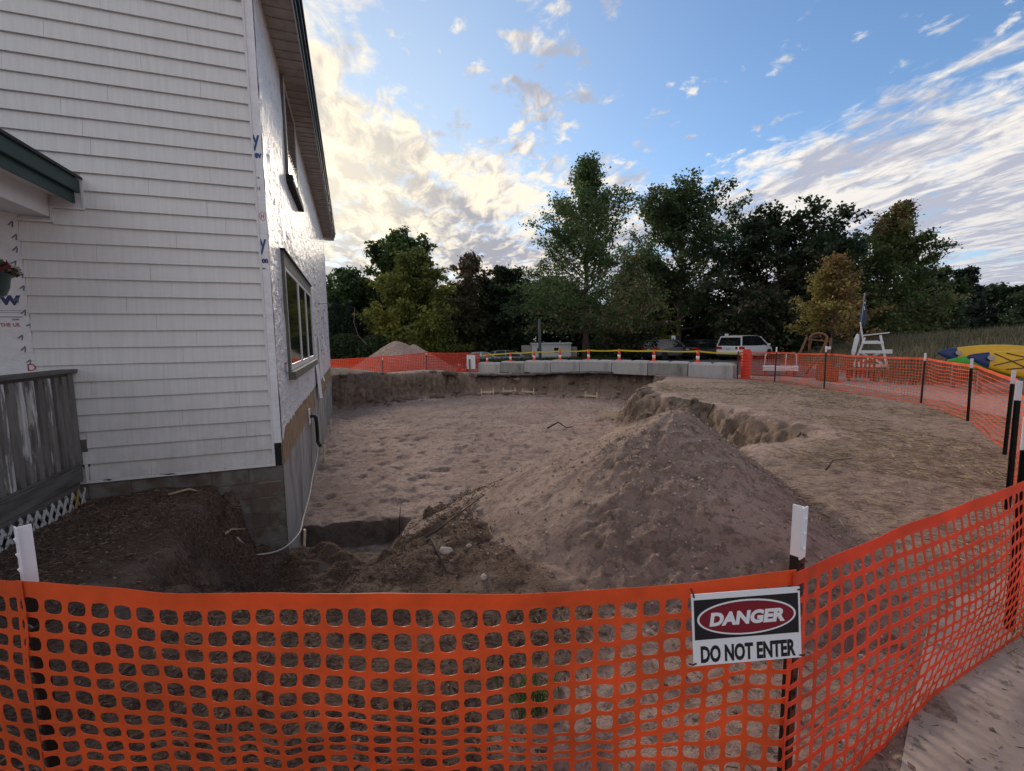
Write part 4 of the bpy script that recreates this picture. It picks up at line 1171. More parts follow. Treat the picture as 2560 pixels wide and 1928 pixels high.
def on_mound(x, y):
    gx, gy, z, k = hm
    i = np.clip(((y - gy[0]) / (gy[1] - gy[0])).astype(int), 0, len(gy) - 1); j = np.clip(((x - gx[0]) / (gx[1] - gx[0])).astype(int), 0, len(gx) - 1)
    return np.where(k[i, j] & (x > gx[0]) & (x < gx[-1]) & (y > gy[0]) & (y < gy[-1]), z[i, j], -9)


def surf(x, y):
    return np.maximum(gza(x, y), on_mound(np.asarray(x, float), np.asarray(y, float)))


# ------------------------------------------------------------------ trees
def tubes_np(segs):
    """segs: list of (points list, radii list, n)"""
    m_ = MB()
    for p, r, n in segs: m_.tube(p, r, n)
    return m_


def tree(name, label, x, y, H, R, prof, seed, nprim=34, leaves=12000, size=0.2, pal=((0.03, 0.05, 0.018), (0.06, 0.085, 0.03)), tr=0.22, cb=0.18, asc=(5, 60),
         lean=(0, 0), spread=0.32, group='trees along the far edge of the site', accent=None, flat=0.3, droop=0.0, lowfill=0.0, tipclump=0.0, lowz=(0.06, 0.32)):
    rr = np.random.RandomState(seed); z0 = gz(x, y) - 0.1
    root = empty(name, (x, y, z0)); tag(root, label, 'tree', group)
    n = 9; tp = []
    for i in range(n):
        q = i / (n - 1)
        tp.append(Vector((lean[0] * q * q * H + 0.03 * H * math.sin(q * 4 + seed) * q * 0.35, lean[1] * q * q * H + 0.02 * H * math.cos(q * 3.3 + seed) * q * 0.35, H * 0.96 * q)))
    tubes_np([(tp, [max(0.015, tr * (1 - 0.93 * (i / (n - 1)) ** 0.85)) * (1.35 if i == 0 else 1) for i in range(n)], 9)]).build('trunk', M['bark'], root, smooth=True)

    def trunk_at(q):
        f = min(q / 0.96, 1) * (n - 1); i = min(int(f), n - 2); return tp[i].lerp(tp[i + 1], f - i)
    segs = []; ctr = []; wts = []
    for i in range(nprim):
        q = cb + (0.97 - cb) * ((i + rr.rand() * 0.8) / nprim) ** 0.9
        hn = (q - cb) / (1 - cb)
        L = R * prof(hn) * rr.uniform(0.72, 1.12)
        az = i * 2.39996 + rr.normal() * 0.35
        el = math.radians(asc[0] + (asc[1] - asc[0]) * hn + rr.normal() * 7)
        d = Vector((math.cos(az) * math.cos(el), math.sin(az) * math.cos(el), math.sin(el)))
        p = trunk_at(q * 0.96); pts = [p]; m = 6; dd = d.copy()
        for k in range(m):
            dd = (dd + Vector((rr.normal() * 0.12, rr.normal() * 0.12, rr.normal() * 0.08 + 0.06 - droop * 0.12))).normalized()
            pts.append(pts[-1] + dd * (L / m))
        r0 = max(0.02, tr * 0.38 * (1 - hn * 0.75))
        segs.append((pts, [r0 * (1 - 0.85 * k / m) for k in range(m + 1)], 5))
        nsec = int(3 + L * 2.4)
        for s in range(nsec):
            f = rr.uniform(0.22, 1.0) * m; k = min(int(f), m - 1); b = pts[k].lerp(pts[k + 1], f - k)
            side = Vector((rr.normal(), rr.normal(), rr.normal() * 0.6 + 0.1 - droop * 0.5)).normalized()
            sd_ = (dd * 0.75 + side).normalized(); l2 = max(0.35, spread * L * rr.uniform(0.5, 1.1) * (1.15 - 0.5 * f / m))
            e = b + sd_ * l2
            segs.append(([b, b.lerp(e, 0.55) + Vector((0, 0, 0.04 * l2)), e], [0.018, 0.012, 0.006], 3))
            mm = max(3, int(l2 * 5))
            for t in range(mm):
                c = b.lerp(e, (t + 0.6) / mm); ctr.append(c); wts.append(0.6 + (t + 1) / mm * (1 + tipclump))
        for k in range(2, m + 1):
            ctr.append(pts[k]); wts.append(0.6)
    m_ = tubes_np(segs); m_.build('branches', M['bark'], root)
    C = np.array([tuple(c) for c in ctr]); wts = np.array(wts); wts /= wts.sum()
    pick = rr.choice(len(C), leaves, p=wts)
    sp_ = 0.17 + 0.012 * H
    P = C[pick] + rr.normal(size=(leaves, 3)) * np.array([sp_, sp_, sp_ * 0.6]) * 0.85
    if lowfill > 0:
        k = int(leaves * lowfill); a = rr.rand(k) * 6.283; r_ = R * 0.75 * np.sqrt(rr.rand(k)); P = np.concatenate([P, np.column_stack([r_ * np.cos(a), r_ * np.sin(a), H * (lowz[0] + lowz[1] * rr.rand(k))])])
    nL = len(P)
    mixn = np.clip(0.5 + 1.4 * fbm(P[:, 0] * 0.55 + seed, P[:, 2] * 0.55 + P[:, 1] * 0.3, 3, seed), 0, 1)[:, None]
    cols = np.array(pal[0]) * (1 - mixn) + np.array(pal[1]) * mixn
    if accent is not None:
        fn, ac, ac2 = accent; am = fn(P[:, 0] / R, P[:, 2] / H, rr.rand(nL)); am = np.clip(am, 0, 1)[:, None]
        acol = np.array(ac) + (np.array(ac2) - np.array(ac)) * rr.rand(nL, 1)
        cols = cols * (1 - am) + acol * am
    cols = cols * (1.45 + 1.1 * rr.rand(nL, 1)) * np.array([0.98, 1.06, 1.0])
    V, F, c4 = leaf_quads(P, size, rr, cols, flat, 0.6)
    np_mesh('crown', V, F, M['leaf'], root, attrs={'col': c4})
    return root


round_ = lambda h: max(0.12, math.sin(math.pi * min(1, 0.18 + 0.82 * h) ** 0.9) ** 0.7)
cone_ = lambda h: 0.18 + 0.95 * (1 - h) ** 0.85
GREEN = ((0.022, 0.038, 0.016), (0.050, 0.074, 0.028)); DARK = ((0.014, 0.022, 0.013), (0.030, 0.042, 0.022)); MAPLE = ((0.028, 0.046, 0.020), (0.062, 0.086, 0.034))
YELL = ((0.040, 0.056, 0.018), (0.135, 0.125, 0.028)); RUST = ((0.085, 0.050, 0.024), (0.17, 0.085, 0.036)); BROWNG = ((0.030, 0.034, 0.020), (0.066, 0.056, 0.034))
ty = 38.5
tree('maple_tree', 'tall airy maple with a pointed sparse top, trunk behind the concrete blocks', 6.35, ty, 17.6, 7.3, lambda h: float(np.interp(h, [0, .1, .3, .6, .75, .9, 1], [.9, .92, .9, .62, .34, .13, .05])), 11,
     70, 34000, 0.165, MAPLE, 0.30, 0.145, (2, 74), spread=0.22, accent=(lambda a, z, r: (a > 0.2) * (z < 0.5) * (r < 0.26) * 0.9 + (z < 0.25) * (r < 0.15), (0.075, 0.042, 0.030), (0.13, 0.062, 0.040)),
     lowfill=0.20, tipclump=1.0, lowz=(0.14, 0.26))
tree('broadleaf_tree', 'large dark broadleaf tree right of the tall maple, sky showing through its crown', 19.6, 53, 19.3, 9.2, round_, 12, 60, 40000, 0.25, ((0.020, 0.032, 0.014), (0.044, 0.060, 0.026)), 0.36, 0.20, (8, 58), spread=0.26, tipclump=1.4)
tree('broadleaf_tree', 'broad dark tree with drooping limbs behind the white van', 25.4, 43.5, 12.7, 7.2, lambda h: round_(h * 0.9), 13, 62, 32000, 0.27, DARK, 0.30, 0.08, (-8, 55), spread=0.34, lowfill=0.25, droop=0.5,
     accent=(lambda a, z, r: (r < 0.30) * (z < 0.75) * 1.0, (0.045, 0.036, 0.026), (0.070, 0.050, 0.036)))
tree('maple_tree', 'tall wind leaning maple with reddening top behind the lifeguard chair', 32.6, 40, 12.1, 6.4, lambda h: float(np.interp(h, [0, .1, .3, .6, .8, .92, 1], [.9, .95, .8, .48, .26, .12, .05])), 14, 64, 30000, 0.18, ((0.028, 0.044, 0.018), (0.070, 0.082, 0.030)), 0.24, 0.10, (8, 74), lean=(0.10, 0), spread=0.22,
     accent=(lambda a, z, r: (z > 0.74) * (a < 0.3) * (r < 0.28) + (z < 0.35) * (r < 0.06), (0.10, 0.028, 0.032), (0.13, 0.06, 0.03)), lowfill=0.15, tipclump=1.2)
tree('young_maple_tree', 'small orange and yellow young maple left of the lifeguard chair', 21.0, 29.6, 6.5, 3.1, lambda h: 0.15 + 0.95 * (1 - h) ** 0.9, 15, 46, 9000, 0.14, ((0.085, 0.072, 0.024), (0.17, 0.125, 0.040)), 0.09, 0.20, (8, 70), spread=0.24,
     accent=(lambda a, z, r: (a > -0.2) * (r < 0.5), (0.105, 0.052, 0.030), (0.15, 0.075, 0.040)), tipclump=1.0)
tree('broadleaf_tree', 'big round topped tree behind the sand pile', -13.1, 54, 15.0, 6.6, round_, 16, 52, 24000, 0.31, ((0.020, 0.034, 0.013), (0.052, 0.070, 0.022)), 0.34, 0.16, (8, 58), spread=0.28, tipclump=1.2, lowfill=0.1)
tree('maple_tree', 'yellow green maple just behind the sand pile', -9.3, 44, 9.8, 5.4, lambda h: 0.3 + 0.75 * (1 - h) ** 0.7, 17, 52, 22000, 0.24, YELL, 0.2, 0.10, (0, 60), spread=0.30, lowfill=0.12)
tree('broadleaf_tree', 'low dark tree against the far corner of the house', -18.6, 52, 10.2, 5.2, round_, 18, 36, 14000, 0.32, GREEN, 0.3, 0.08, (0, 55), spread=0.34, lowfill=0.2)
tree('broadleaf_tree', 'thin reddish topped tree left of the tall maple', -4.5, 52, 11.9, 3.8, lambda h: round_(h * 0.95), 19, 34, 9000, 0.28, BROWNG, 0.2, 0.14, (10, 64), spread=0.28, accent=(lambda a, z, r: (z > 0.75) * (r < 0.35), (0.075, 0.042, 0.032), (0.10, 0.06, 0.04)), lowfill=0.15)
tree('broadleaf_tree', 'dark rounded tree behind the small trailer building', -0.6, 53, 10.8, 4.5, round_, 20, 40, 15000, 0.3, DARK, 0.28, 0.10, (5, 58), spread=0.32, lowfill=0.2)
tree('hemlock_tree', 'blue green feathery tree between the broad dark tree and leaning maple', 39.0, 53, 13.2, 4.6, lambda h: round_(h * 0.92), 21, 36, 13000, 0.3, ((0.020, 0.034, 0.026), (0.040, 0.060, 0.046)), 0.25, 0.10, (0, 45), spread=0.32, lowfill=0.2)
tree('broadleaf_tree', 'low rounded green tree right of the leaning maple', 43.6, 48, 7.2, 4.6, round_, 22, 34, 12000, 0.28, ((0.022, 0.036, 0.016), (0.046, 0.060, 0.026)), 0.2, 0.06, (0, 50), spread=0.34, lowfill=0.2)
tree('spruce_tree', 'dark spiky conifer on the skyline above the kayaks', 50.5, 51, 8.9, 3.4, cone_, 23, 48, 9000, 0.26, ((0.012, 0.018, 0.015), (0.026, 0.034, 0.028)), 0.2, 0.06, (8, 40), spread=0.28, lowfill=0.1)
tree('broadleaf_tree', 'flat topped far tree at the right edge above the dune', 57.5, 54, 7.6, 3.8, round_, 24, 30, 9000, 0.28, DARK, 0.2, 0.15, (5, 50), spread=0.32, lowfill=0.2)
tree('broadleaf_tree', 'rightmost far tree at the edge of the picture', 66.0, 56, 7.6, 5.0, round_, 25, 32, 9000, 0.3, DARK, 0.2, 0.1, (5, 50), spread=0.34, lowfill=0.25)
tree('small_tree', 'pale yellow green sapling behind the dark cars', 14.2, 47, 6.0, 3.2, round_, 26, 26, 6000, 0.26, ((0.05, 0.062, 0.02), (0.11, 0.105, 0.03)), 0.1, 0.12, (0, 50), spread=0.3)
tree('small_tree', 'grey green young tree under the right side of the tall maple', 11.2, 43, 8.6, 3.6, round_, 27, 30, 9000, 0.24, BROWNG, 0.14, 0.1, (0, 55), spread=0.3, lowfill=0.1)
tree('round_bush_tree', 'rounded green bush above the dune grass at the right edge', 53.5, 46, 4.9, 3.4, round_, 28, 26, 8000, 0.24, ((0.026, 0.042, 0.020), (0.052, 0.070, 0.034)), 0.12, 0.04, (0, 50), spread=0.34, lowfill=0.3)


def dense_plant(name, label, cat, x, y, H, R, seed, leaves, size, pal, shape, group):
    rr = np.random.RandomState(seed); z0 = gz(x, y) - 0.05
    root = empty(name, (x, y, z0)); tag(root, label, cat, group)
    MB().tube([(0, 0, 0), (0.03, 0, H * 0.5), (0, 0.02, H * 0.9)], [0.08, 0.05, 0.015], 6).build('trunk', M['bark'], root)
    q = rr.rand(leaves); a = rr.rand(leaves) * 6.283
    r = R * shape(q) * (0.55 + 0.45 * rr.rand(leaves) ** 0.5) * (1 + 0.22 * fbm(a * 2.2, q * H * 1.1, 3, seed))
    P = np.column_stack([r * np.cos(a), r * np.sin(a), q * H])
    mixn = rr.rand(leaves, 1); cols = (np.array(pal[0]) * (1 - mixn) + np.array(pal[1]) * mixn) * (1.3 + 0.7 * rr.rand(leaves, 1))
    V, F, c4 = leaf_quads(P, size, rr, cols); np_mesh('crown', V, F, M['leaf'], root, attrs={'col': c4})


ARB = ((0.010, 0.018, 0.013), (0.022, 0.034, 0.024))
colm = lambda q: np.clip(1.1 - 0.15 * q, 0, 1) * np.clip((1 - q) * 3.0, 0.02, 1) ** 0.7
bush = lambda q: np.sqrt(np.clip(1 - (q * 1.05 - 0.25) ** 2 / 0.7, 0.02, 1))
for i, (x_, y_, h_, lb) in enumerate(((-18.2, 47.5, 7.0, 'leftmost dark columnar arborvitae beside the house'), (-16.5, 46.8, 6.3, 'second dark columnar arborvitae from the house'),
                                     (-14.7, 47.5, 6.0, 'third dark columnar arborvitae from the house'), (-13.0, 46.5, 7.2, 'tallest dark columnar arborvitae, left of the yellow green maple'))):
    dense_plant('arborvitae', lb, 'tree', x_, y_, h_, 0.95, 300 + i, 6500, 0.17, ARB, colm, 'columnar arborvitae beyond the sand pile')
for i, (x_, y_, h_, r_, lb) in enumerate(((-15.6, 42.5, 2.9, 2.2, 'dark green shrub at the foot of the arborvitae'), (-12.6, 42.0, 2.7, 1.9, 'shrub left of the sand pile top'), (-17.8, 41.5, 3.2, 1.9, 'shrub touching the far house corner'),
                                         (-6.2, 47.5, 2.4, 1.8, 'low shrub behind the parked silver cars'), (10.6, 49, 3.0, 2.6, 'dark shrub behind the grey car'))):
    dense_plant('shrub', lb, 'shrub', x_, y_, h_, r_, 320 + i, 5200, 0.17, ((0.016, 0.028, 0.014), (0.042, 0.058, 0.024)), bush, 'shrubs under the trees')
# the wood behind, one mass
rr = np.random.RandomState(77); n = 76000
wx = rr.uniform(-34, 92, n); wy = 60 + 9 * rr.rand(n) + 0.02 * wx
hmax = 9.4 + 3.4 * fbm(wx * 0.16, wx * 0, 3, 7) * 2 + 1.5 * sst(-wx, -16, 4) - 3.4 * sst(wx, 40, 62)
wz = gza(wx, wy) + hmax * rr.rand(n) ** 0.85
cols = np.array([[0.016, 0.022, 0.012]]) + rr.rand(n, 1) * np.array([[0.022, 0.026, 0.010]])
V, F, c4 = leaf_quads(np.column_stack([wx, wy, wz]), 0.62, rr, cols)
wd = np_mesh('woodland', V, F, M['leaf'], attrs={'col': c4}); wd['kind'] = 'stuff'; wd['label'] = 'dark mass of woodland behind the trees'

# ------------------------------------------------------------------ dune grass and undergrowth
def blades(name, label, x, y, h, rr, pal, width=0.012, lean=0.45, z=None):
    n = len(x); z = gza(x, y) if z is None else z
    a = rr.rand(n) * 6.283; ln = lean * (0.3 + rr.rand(n)); dx = np.cos(a) * ln * h; dy = np.sin(a) * ln * h
    wa = rr.rand(n) * 6.283; ox = np.cos(wa) * width; oy = np.sin(wa) * width
    V = np.empty((n, 5, 3), np.float32)
    V[:, 0] = np.column_stack([x - ox, y - oy, z - 0.02]); V[:, 1] = np.column_stack([x + ox, y + oy, z - 0.02])
    V[:, 2] = np.column_stack([x + dx * 0.35 + ox * 0.8, y + dy * 0.35 + oy * 0.8, z + h * 0.6]); V[:, 3] = np.column_stack([x + dx * 0.35 - ox * 0.8, y + dy * 0.35 - oy * 0.8, z + h * 0.6])
    V[:, 4] = np.column_stack([x + dx, y + dy, z + h])
    b = np.arange(n)[:, None] * 5
    F = np.concatenate([b + np.array([[0, 1, 2]]), b + np.array([[0, 2, 3]]), b + np.array([[3, 2, 4]])])
    m_ = rr.rand(n, 1); cols = np.array(pal[0]) * (1 - m_) + np.array(pal[1]) * m_
    o = np_mesh(name, V.reshape(-1, 3), F, M['blades'], attrs={'col': np.repeat(cols, 5, axis=0)})
    return o


rr = np.random.RandomState(5); n = 70000
gx_ = rr.uniform(12, 52, n); gy_ = 15 + 31 * rr.rand(n) ** 1.1
dn = sst(gx_ - 0.42 * (gy_ - 18), 13.2, 15.5)
k = rr.rand(n) < dn * (0.45 + 0.55 * (vnoise(gx_ * 0.9, gy_ * 0.9, 3) > 0.4)); gx_, gy_ = gx_[k], gy_[k]
o = blades('dune_grass', '', gx_, gy_, 0.24 + 0.42 * rr.rand(len(gx_)), rr, ((0.075, 0.080, 0.048), (0.25, 0.22, 0.145)), 0.014)
o['kind'] = 'stuff'; o['label'] = 'dry green and straw coloured dune grass'
n = 14000; gx_ = rr.uniform(-16, 9, n); gy_ = rr.uniform(33.5, 47, n)
k = rr.rand(n) < sst(gy_ + 0.25 * gx_, 33, 36); gx_, gy_ = gx_[k], gy_[k]
o = blades('rough_grass', '', gx_, gy_, 0.22 + 0.35 * rr.rand(len(gx_)), rr, ((0.030, 0.042, 0.018), (0.075, 0.085, 0.032)), 0.018)
o['kind'] = 'stuff'; o['label'] = 'rough green grass under the far trees'

# ------------------------------------------------------------------ vehicles
def car(label, x, y, heading, paint, kind='suv', glass='carglass', L=4.7, Wd=1.88, H=1.70, zoff=0.0, group='parked cars', scale=1.0):
    """local frame: +y forward, rear at y=0"""
    root = empty('parked_car', (x, y, gz(x, y) + 0.03 + zoff), -heading); tag(root, label, 'car', group)
    hw = Wd / 2
    if kind == 'van':
        st = [(0.0, 0.42, 0.95, 0.90), (0.05, 0.30, 1.00, 0.96), (0.5, 0.26, 1.02, 1.0), (2.2, 0.24, 1.0, 1.0), (3.6, 0.24, 1.0, 1.0), (4.35, 0.26, 0.93, 0.97), (4.85, 0.30, 0.80, 0.88), (5.05, 0.36, 0.66, 0.72)]
        gh = [(0.06, 0.98, 0.86), (0.32, H - 0.04, 0.74), (0.75, H, 0.76), (2.5, H, 0.76), (3.1, H - 0.10, 0.74), (4.15, 0.98, 0.84)]
    elif kind == 'sedan':
        st = [(0.0, 0.40, 0.86, 0.86), (0.06, 0.30, 0.90, 0.95), (0.6, 0.25, 0.92, 1.0), (2.2, 0.22, 0.90, 1.0), (3.4, 0.22, 0.88, 1.0), (4.2, 0.26, 0.78, 0.95), (4.6, 0.34, 0.62, 0.78)]
        gh = [(0.55, 0.90, 0.84), (1.15, H - 0.05, 0.68), (1.6, H, 0.70), (2.3, H, 0.70), (2.6, H - 0.05, 0.68), (3.35, 0.89, 0.82)]
    else:
        st = [(0.0, 0.44, 0.98, 0.88), (0.05, 0.34, 1.02, 0.95), (0.5, 0.30, 1.04, 1.0), (2.0, 0.28, 1.02, 1.0), (3.3, 0.28, 1.0, 1.0), (4.1, 0.30, 0.92, 0.96), (4.55, 0.34, 0.84, 0.88), (4.7, 0.42, 0.70, 0.74)]
        gh = [(0.12, 1.02, 0.85), (0.50, H - 0.05, 0.72), (0.9, H, 0.75), (2.1, H, 0.75), (2.6, H - 0.07, 0.73), (3.45, 1.0, 0.82)]
    m_ = MB(); vs = []; fs = []
    for (yy, zb_, zt, wf) in st:
        w = hw * wf; zm = zb_ + (zt - zb_) * 0.55
        vs += [(-w * 0.90, yy, zb_), (-w, yy, zb_ + 0.10), (-w * 1.0, yy, zm), (-w * 0.94, yy, zt), (w * 0.94, yy, zt), (w * 1.0, yy, zm), (w, yy, zb_ + 0.10), (w * 0.90, yy, zb_)]
    for i in range(len(st) - 1):
        for k in range(8): fs.append((i * 8 + k, i * 8 + (k + 1) % 8, (i + 1) * 8 + (k + 1) % 8, (i + 1) * 8 + k))
    fs += [tuple(range(8)), tuple((len(st) - 1) * 8 + k for k in range(7, -1, -1))]
    m_.add(vs, fs).build('body', M[paint], root)
    # greenhouse: glass volume with painted roof and pillars
    zr = max(g_[1] for g_ in gh)
    m_ = MB(); vs = []; fs = []; n = len(gh)
    bw = 0.87
    base = gh[0][1]; mid = []
    for (yy, zt, wf) in gh:
        f = (zt - base) / (zr - base); w = hw * (0.90 + (0.74 - 0.90) * max(0, f))
        vs += [(-hw * 0.90, yy if f > 0.02 else yy, base - 0.01), (-w, yy, zt), (w, yy, zt), (hw * 0.90, yy, base - 0.01)]
    for i in range(n - 1):
        for k in range(3): fs.append((i * 4 + k, i * 4 + k + 1, (i + 1) * 4 + k + 1, (i + 1) * 4 + k))
    m_.add(vs, fs).build('glasshouse', M[glass], root)
    rf = MB(); vs = []; fs = []
    rl = gh[1:-1]
    for (yy, zt, wf) in rl:
        w = hw * (0.90 + (0.74 - 0.90) * (zt - base) / (zr - base)) + 0.012
        vs += [(-w, yy, zt - 0.07), (-w * 0.96, yy, zt + 0.02), (0, yy, zt + 0.045), (w * 0.96, yy, zt + 0.02), (w, yy, zt - 0.07)]
    vs[0:5] = [(a, b - 0.12, c) for a, b, c in vs[0:5]]
    for i in range(len(rl) - 1):
        for k in range(4): fs.append((i * 5 + k, i * 5 + k + 1, (i + 1) * 5 + k + 1, (i + 1) * 5 + k))
    fs += [(0, 1, 2, 3, 4), tuple((len(rl) - 1) * 5 + k for k in (4, 3, 2, 1, 0))]
    rf.add(vs, fs).build('roof', M[paint], root)
    for sx in (-1, 1):
        def gp(i, lift=0.0):
            yy, zt, wf = gh[i]; f = (zt - base) / (zr - base); return Vector((sx * (hw * (0.90 - 0.16 * f) + 0.006), yy, zt + lift))
        MB().bar(Vector((sx * hw * 0.905, gh[0][0] + 0.02, base)), gp(1), 0.14 if kind != 'sedan' else 0.2, 0.05, (1, 0, 0)).build('pillar', M[paint], root)
        MB().bar(Vector((sx * hw * 0.905, gh[-1][0] - 0.02, base)), gp(-2), 0.07, 0.05, (1, 0, 0)).build('pillar', M[paint], root)
        ymid = (gh[1][0] + gh[-2][0]) / 2
        MB().bar((sx * hw * 0.905, ymid, base), (sx * (hw * 0.74 + 0.008), ymid, zr), 0.08, 0.03, (1, 0, 0)).build('pillar', M[paint] if paint != 'carwhite' else M['carglass'], root)
        m_ = MB().box(sx * hw * 0.98, sx * (hw * 0.98 + 0.2), gh[-1][0] - 0.45, gh[-1][0] - 0.33, base - 0.01, base + 0.15); m_.build('mirror', M[paint], root, bevel=0.02)
        lt = MB().box(sx * hw * 0.50, sx * hw * 0.93, -0.03, 0.14, base - 0.22, base - 0.02); lt.build('tail_light', M['tail'], root, bevel=0.02)
        MB().box(sx * hw * 0.925, sx * hw * 1.0, 0.05, 0.35, base - 0.22, base - 0.04).build('tail_light', M['tail'], root, bevel=0.01)
        for wy_ in (0.19 * L, 0.80 * L):
            wr = 0.35 if kind != 'sedan' else 0.31
            w_ = empty('wheel', (sx * (hw - 0.10), wy_, wr - 0.03)); w_.parent = root; w_.rotation_euler = (0, math.pi / 2, 0)
            MB().lathe([(wr * 0.66, -0.11), (wr * 0.96, -0.11), (wr, -0.07), (wr, 0.07), (wr * 0.96, 0.11), (wr * 0.66, 0.11)], 0, 0, 20).build('tyre', M['tyre'], w_)
            m_ = MB().lathe([(wr * 0.64, 0.06 * sx), (wr * 0.66, 0.1105 * sx), (wr * 0.56, 0.1105 * sx), (wr * 0.52, 0.07 * sx)], 0, 0, 20)
            for k in range(5):
                a = k * 1.2566; m_.bar((0, 0, 0.09 * sx), (wr * 0.6 * math.cos(a), wr * 0.6 * math.sin(a), 0.09 * sx), 0.07, 0.03)
            m_.build('rim', M['rim'], w_)
            MB().lathe([(wr + 0.05, (-0.13) * 1), (wr + 0.05, 0.125)], 0, 0, 20).build('wheel_well', M['black'], w_)
    box('bumper', M[paint] if kind == 'van' else M['black'], root, -hw * 0.88, hw * 0.88, -0.07, 0.06, 0.40, 0.62, bevel=0.03)
    box('lower_valance', M['black'], root, -hw * 0.86, hw * 0.86, -0.05, 0.08, 0.24, 0.40, bevel=0.02)
    box('number_plate', M['plate'], root, -0.16, 0.16, -0.045, -0.02, base - 0.22, base - 0.10)
    y0, z0 = gh[0][0], base; y1, z1 = gh[1][0], gh[1][1]
    for q in (0.02,): MB().bar((0.0, y0 - 0.02 + (y1 - y0) * q, z0 + 0.05), (0.35, y0 + (y1 - y0) * 0.12, z0 + 0.14), 0.012, 0.02).build('wiper', M['black'], root)
    root.scale = (scale,) * 3
    return root


HD = math.radians
car('white van facing away in the lot behind the red net roll', 17.6, 36.6, HD(54), 'carwhite', 'van', L=5.05, Wd=1.98, H=1.72, scale=1.12, zoff=0.05)
car('dark grey car, left of the two dark cars behind the blocks', 11.75, 38.6, HD(62), 'cargrey', 'suv', H=1.68, zoff=0.08)
car('black car parked between the grey car and white van', 15.15, 38.8, HD(60), 'carblack', 'suv', H=1.66, zoff=0.05)
car('silver car with bright windscreen, roof just above the far net', -5.0, 44.5, HD(80), 'carsilver', 'sedan', L=4.6, H=1.42, zoff=-0.42, glass='carglass_l')
car('dark blue pickup sized car left of the silver car behind far net', -7.9, 45.0, HD(250), 'carblue', 'suv', H=1.72, zoff=-0.42, glass='carglass_l')
car('grey car behind the white board on the far net', -2.3, 46.0, HD(75), 'carsilver', 'suv', H=1.60, zoff=-0.45, glass='carglass_l')

# ------------------------------------------------------------------ small things across the site
tb = tag(empty('trailer_building', (4.3, 50.5, gz(4.3, 50.5))), 'small beige trailer building with two windows behind the dark pole', 'trailer')
box('wall', M['white'], tb, -2.1, 2.2, -1.2, 1.2, 0.1, 1.98)
box('roof', M['white'], tb, -2.2, 2.3, -1.3, 1.3, 1.981, 2.10)
for wx_ in (-1.5, 0.35):
    w_ = empty('window', (wx_, -1.2, 1.05)); w_.parent = tb
    box('pane', M['glass'], w_, 0, 0.46, -0.02, -0.002, 0, 0.52); box('frame', M['olive'], w_, 0.21, 0.25, -0.03, -0.0205, 0, 0.52)
box('lean_to', M['trailer'], tb, 2.201, 2.9, -0.9, 0.9, 0.1, 1.6)
box('side_screen', M['deckwood'], tb, -5.0, -2.101, -1.0, -0.9, 0.0, 1.15)
box('awning', M['trailer'], tb, -3.2, -2.15, -0.899, 0.9, 0.1, 1.85)
pl = tag(empty('utility_pole', (2.22, 35, gz(2.22, 35))), 'dark grey wooden pole standing in front of the trailer building', 'pole')
MB().tube([(0, 0, -0.3), (-0.02, 0, 1.5), (-0.05, 0, 3.45)], [0.12, 0.115, 0.105], 10).build('shaft', M['polegrey'], pl, smooth=True)
MB().lathe([(0.11, 3.44), (0.06, 3.49)], -0.05, 0, 10).build('cap', M['polegrey'], pl)
for i, (x_, y_, hh, lb) in enumerate(((14.75, 41.2, 2.25, 'small white parking sign on a post between the two dark cars'), (19.4, 40.8, 2.35, 'small white parking sign on a post above the white van'))):
    s = tag(empty('parking_sign', (x_, y_, gz(x_, y_))), lb, 'sign', 'parking signs')
    box('post', M['metal'], s, -0.025, 0.025, 0, 0.03, 0, hh - 0.05); box('plate', M['white'], s, -0.17, 0.17, -0.012, -0.001, hh - 0.47, hh)
    box('blue_symbol_field', M['blue'], s, -0.09, 0.06, -0.016, -0.0125, hh - 0.42, hh - 0.22)

wb = tag(empty('white_board', (-2.47, 27.35, gz(-2.47, 27.35))), 'white board with a dark post in front, hung on the far net', 'board')
box('panel', M['white'], wb, -0.26, 0.25, 0.0, 0.02, 0.22, 1.06, bevel=0.008)
box('post', M['deckwood'], wb, -0.14, -0.03, -0.06, -0.001, -0.1, 0.83)
for i, (x_, y_) in enumerate(((-3.32, 28.4), (-2.85, 28.7))):
    c = tag(empty('traffic_cone', (x_, y_, gz(x_, y_))), ('left' if i == 0 else 'right') + ' one of two orange cones behind the far net', 'traffic cone', 'orange cones behind the far net')
    MB().box(-0.18, 0.18, -0.18, 0.18, 0, 0.03).lathe([(0.13, 0.03), (0.085, 0.33)], 0, 0, 14).build('cone', M['safety'], c)
    MB().lathe([(0.086, 0.331), (0.068, 0.45)], 0, 0, 14).build('collar', M['reflect'], c)
    MB().lathe([(0.068, 0.451), (0.03, 0.70)], 0, 0, 14).build('tip', M['safety'], c)

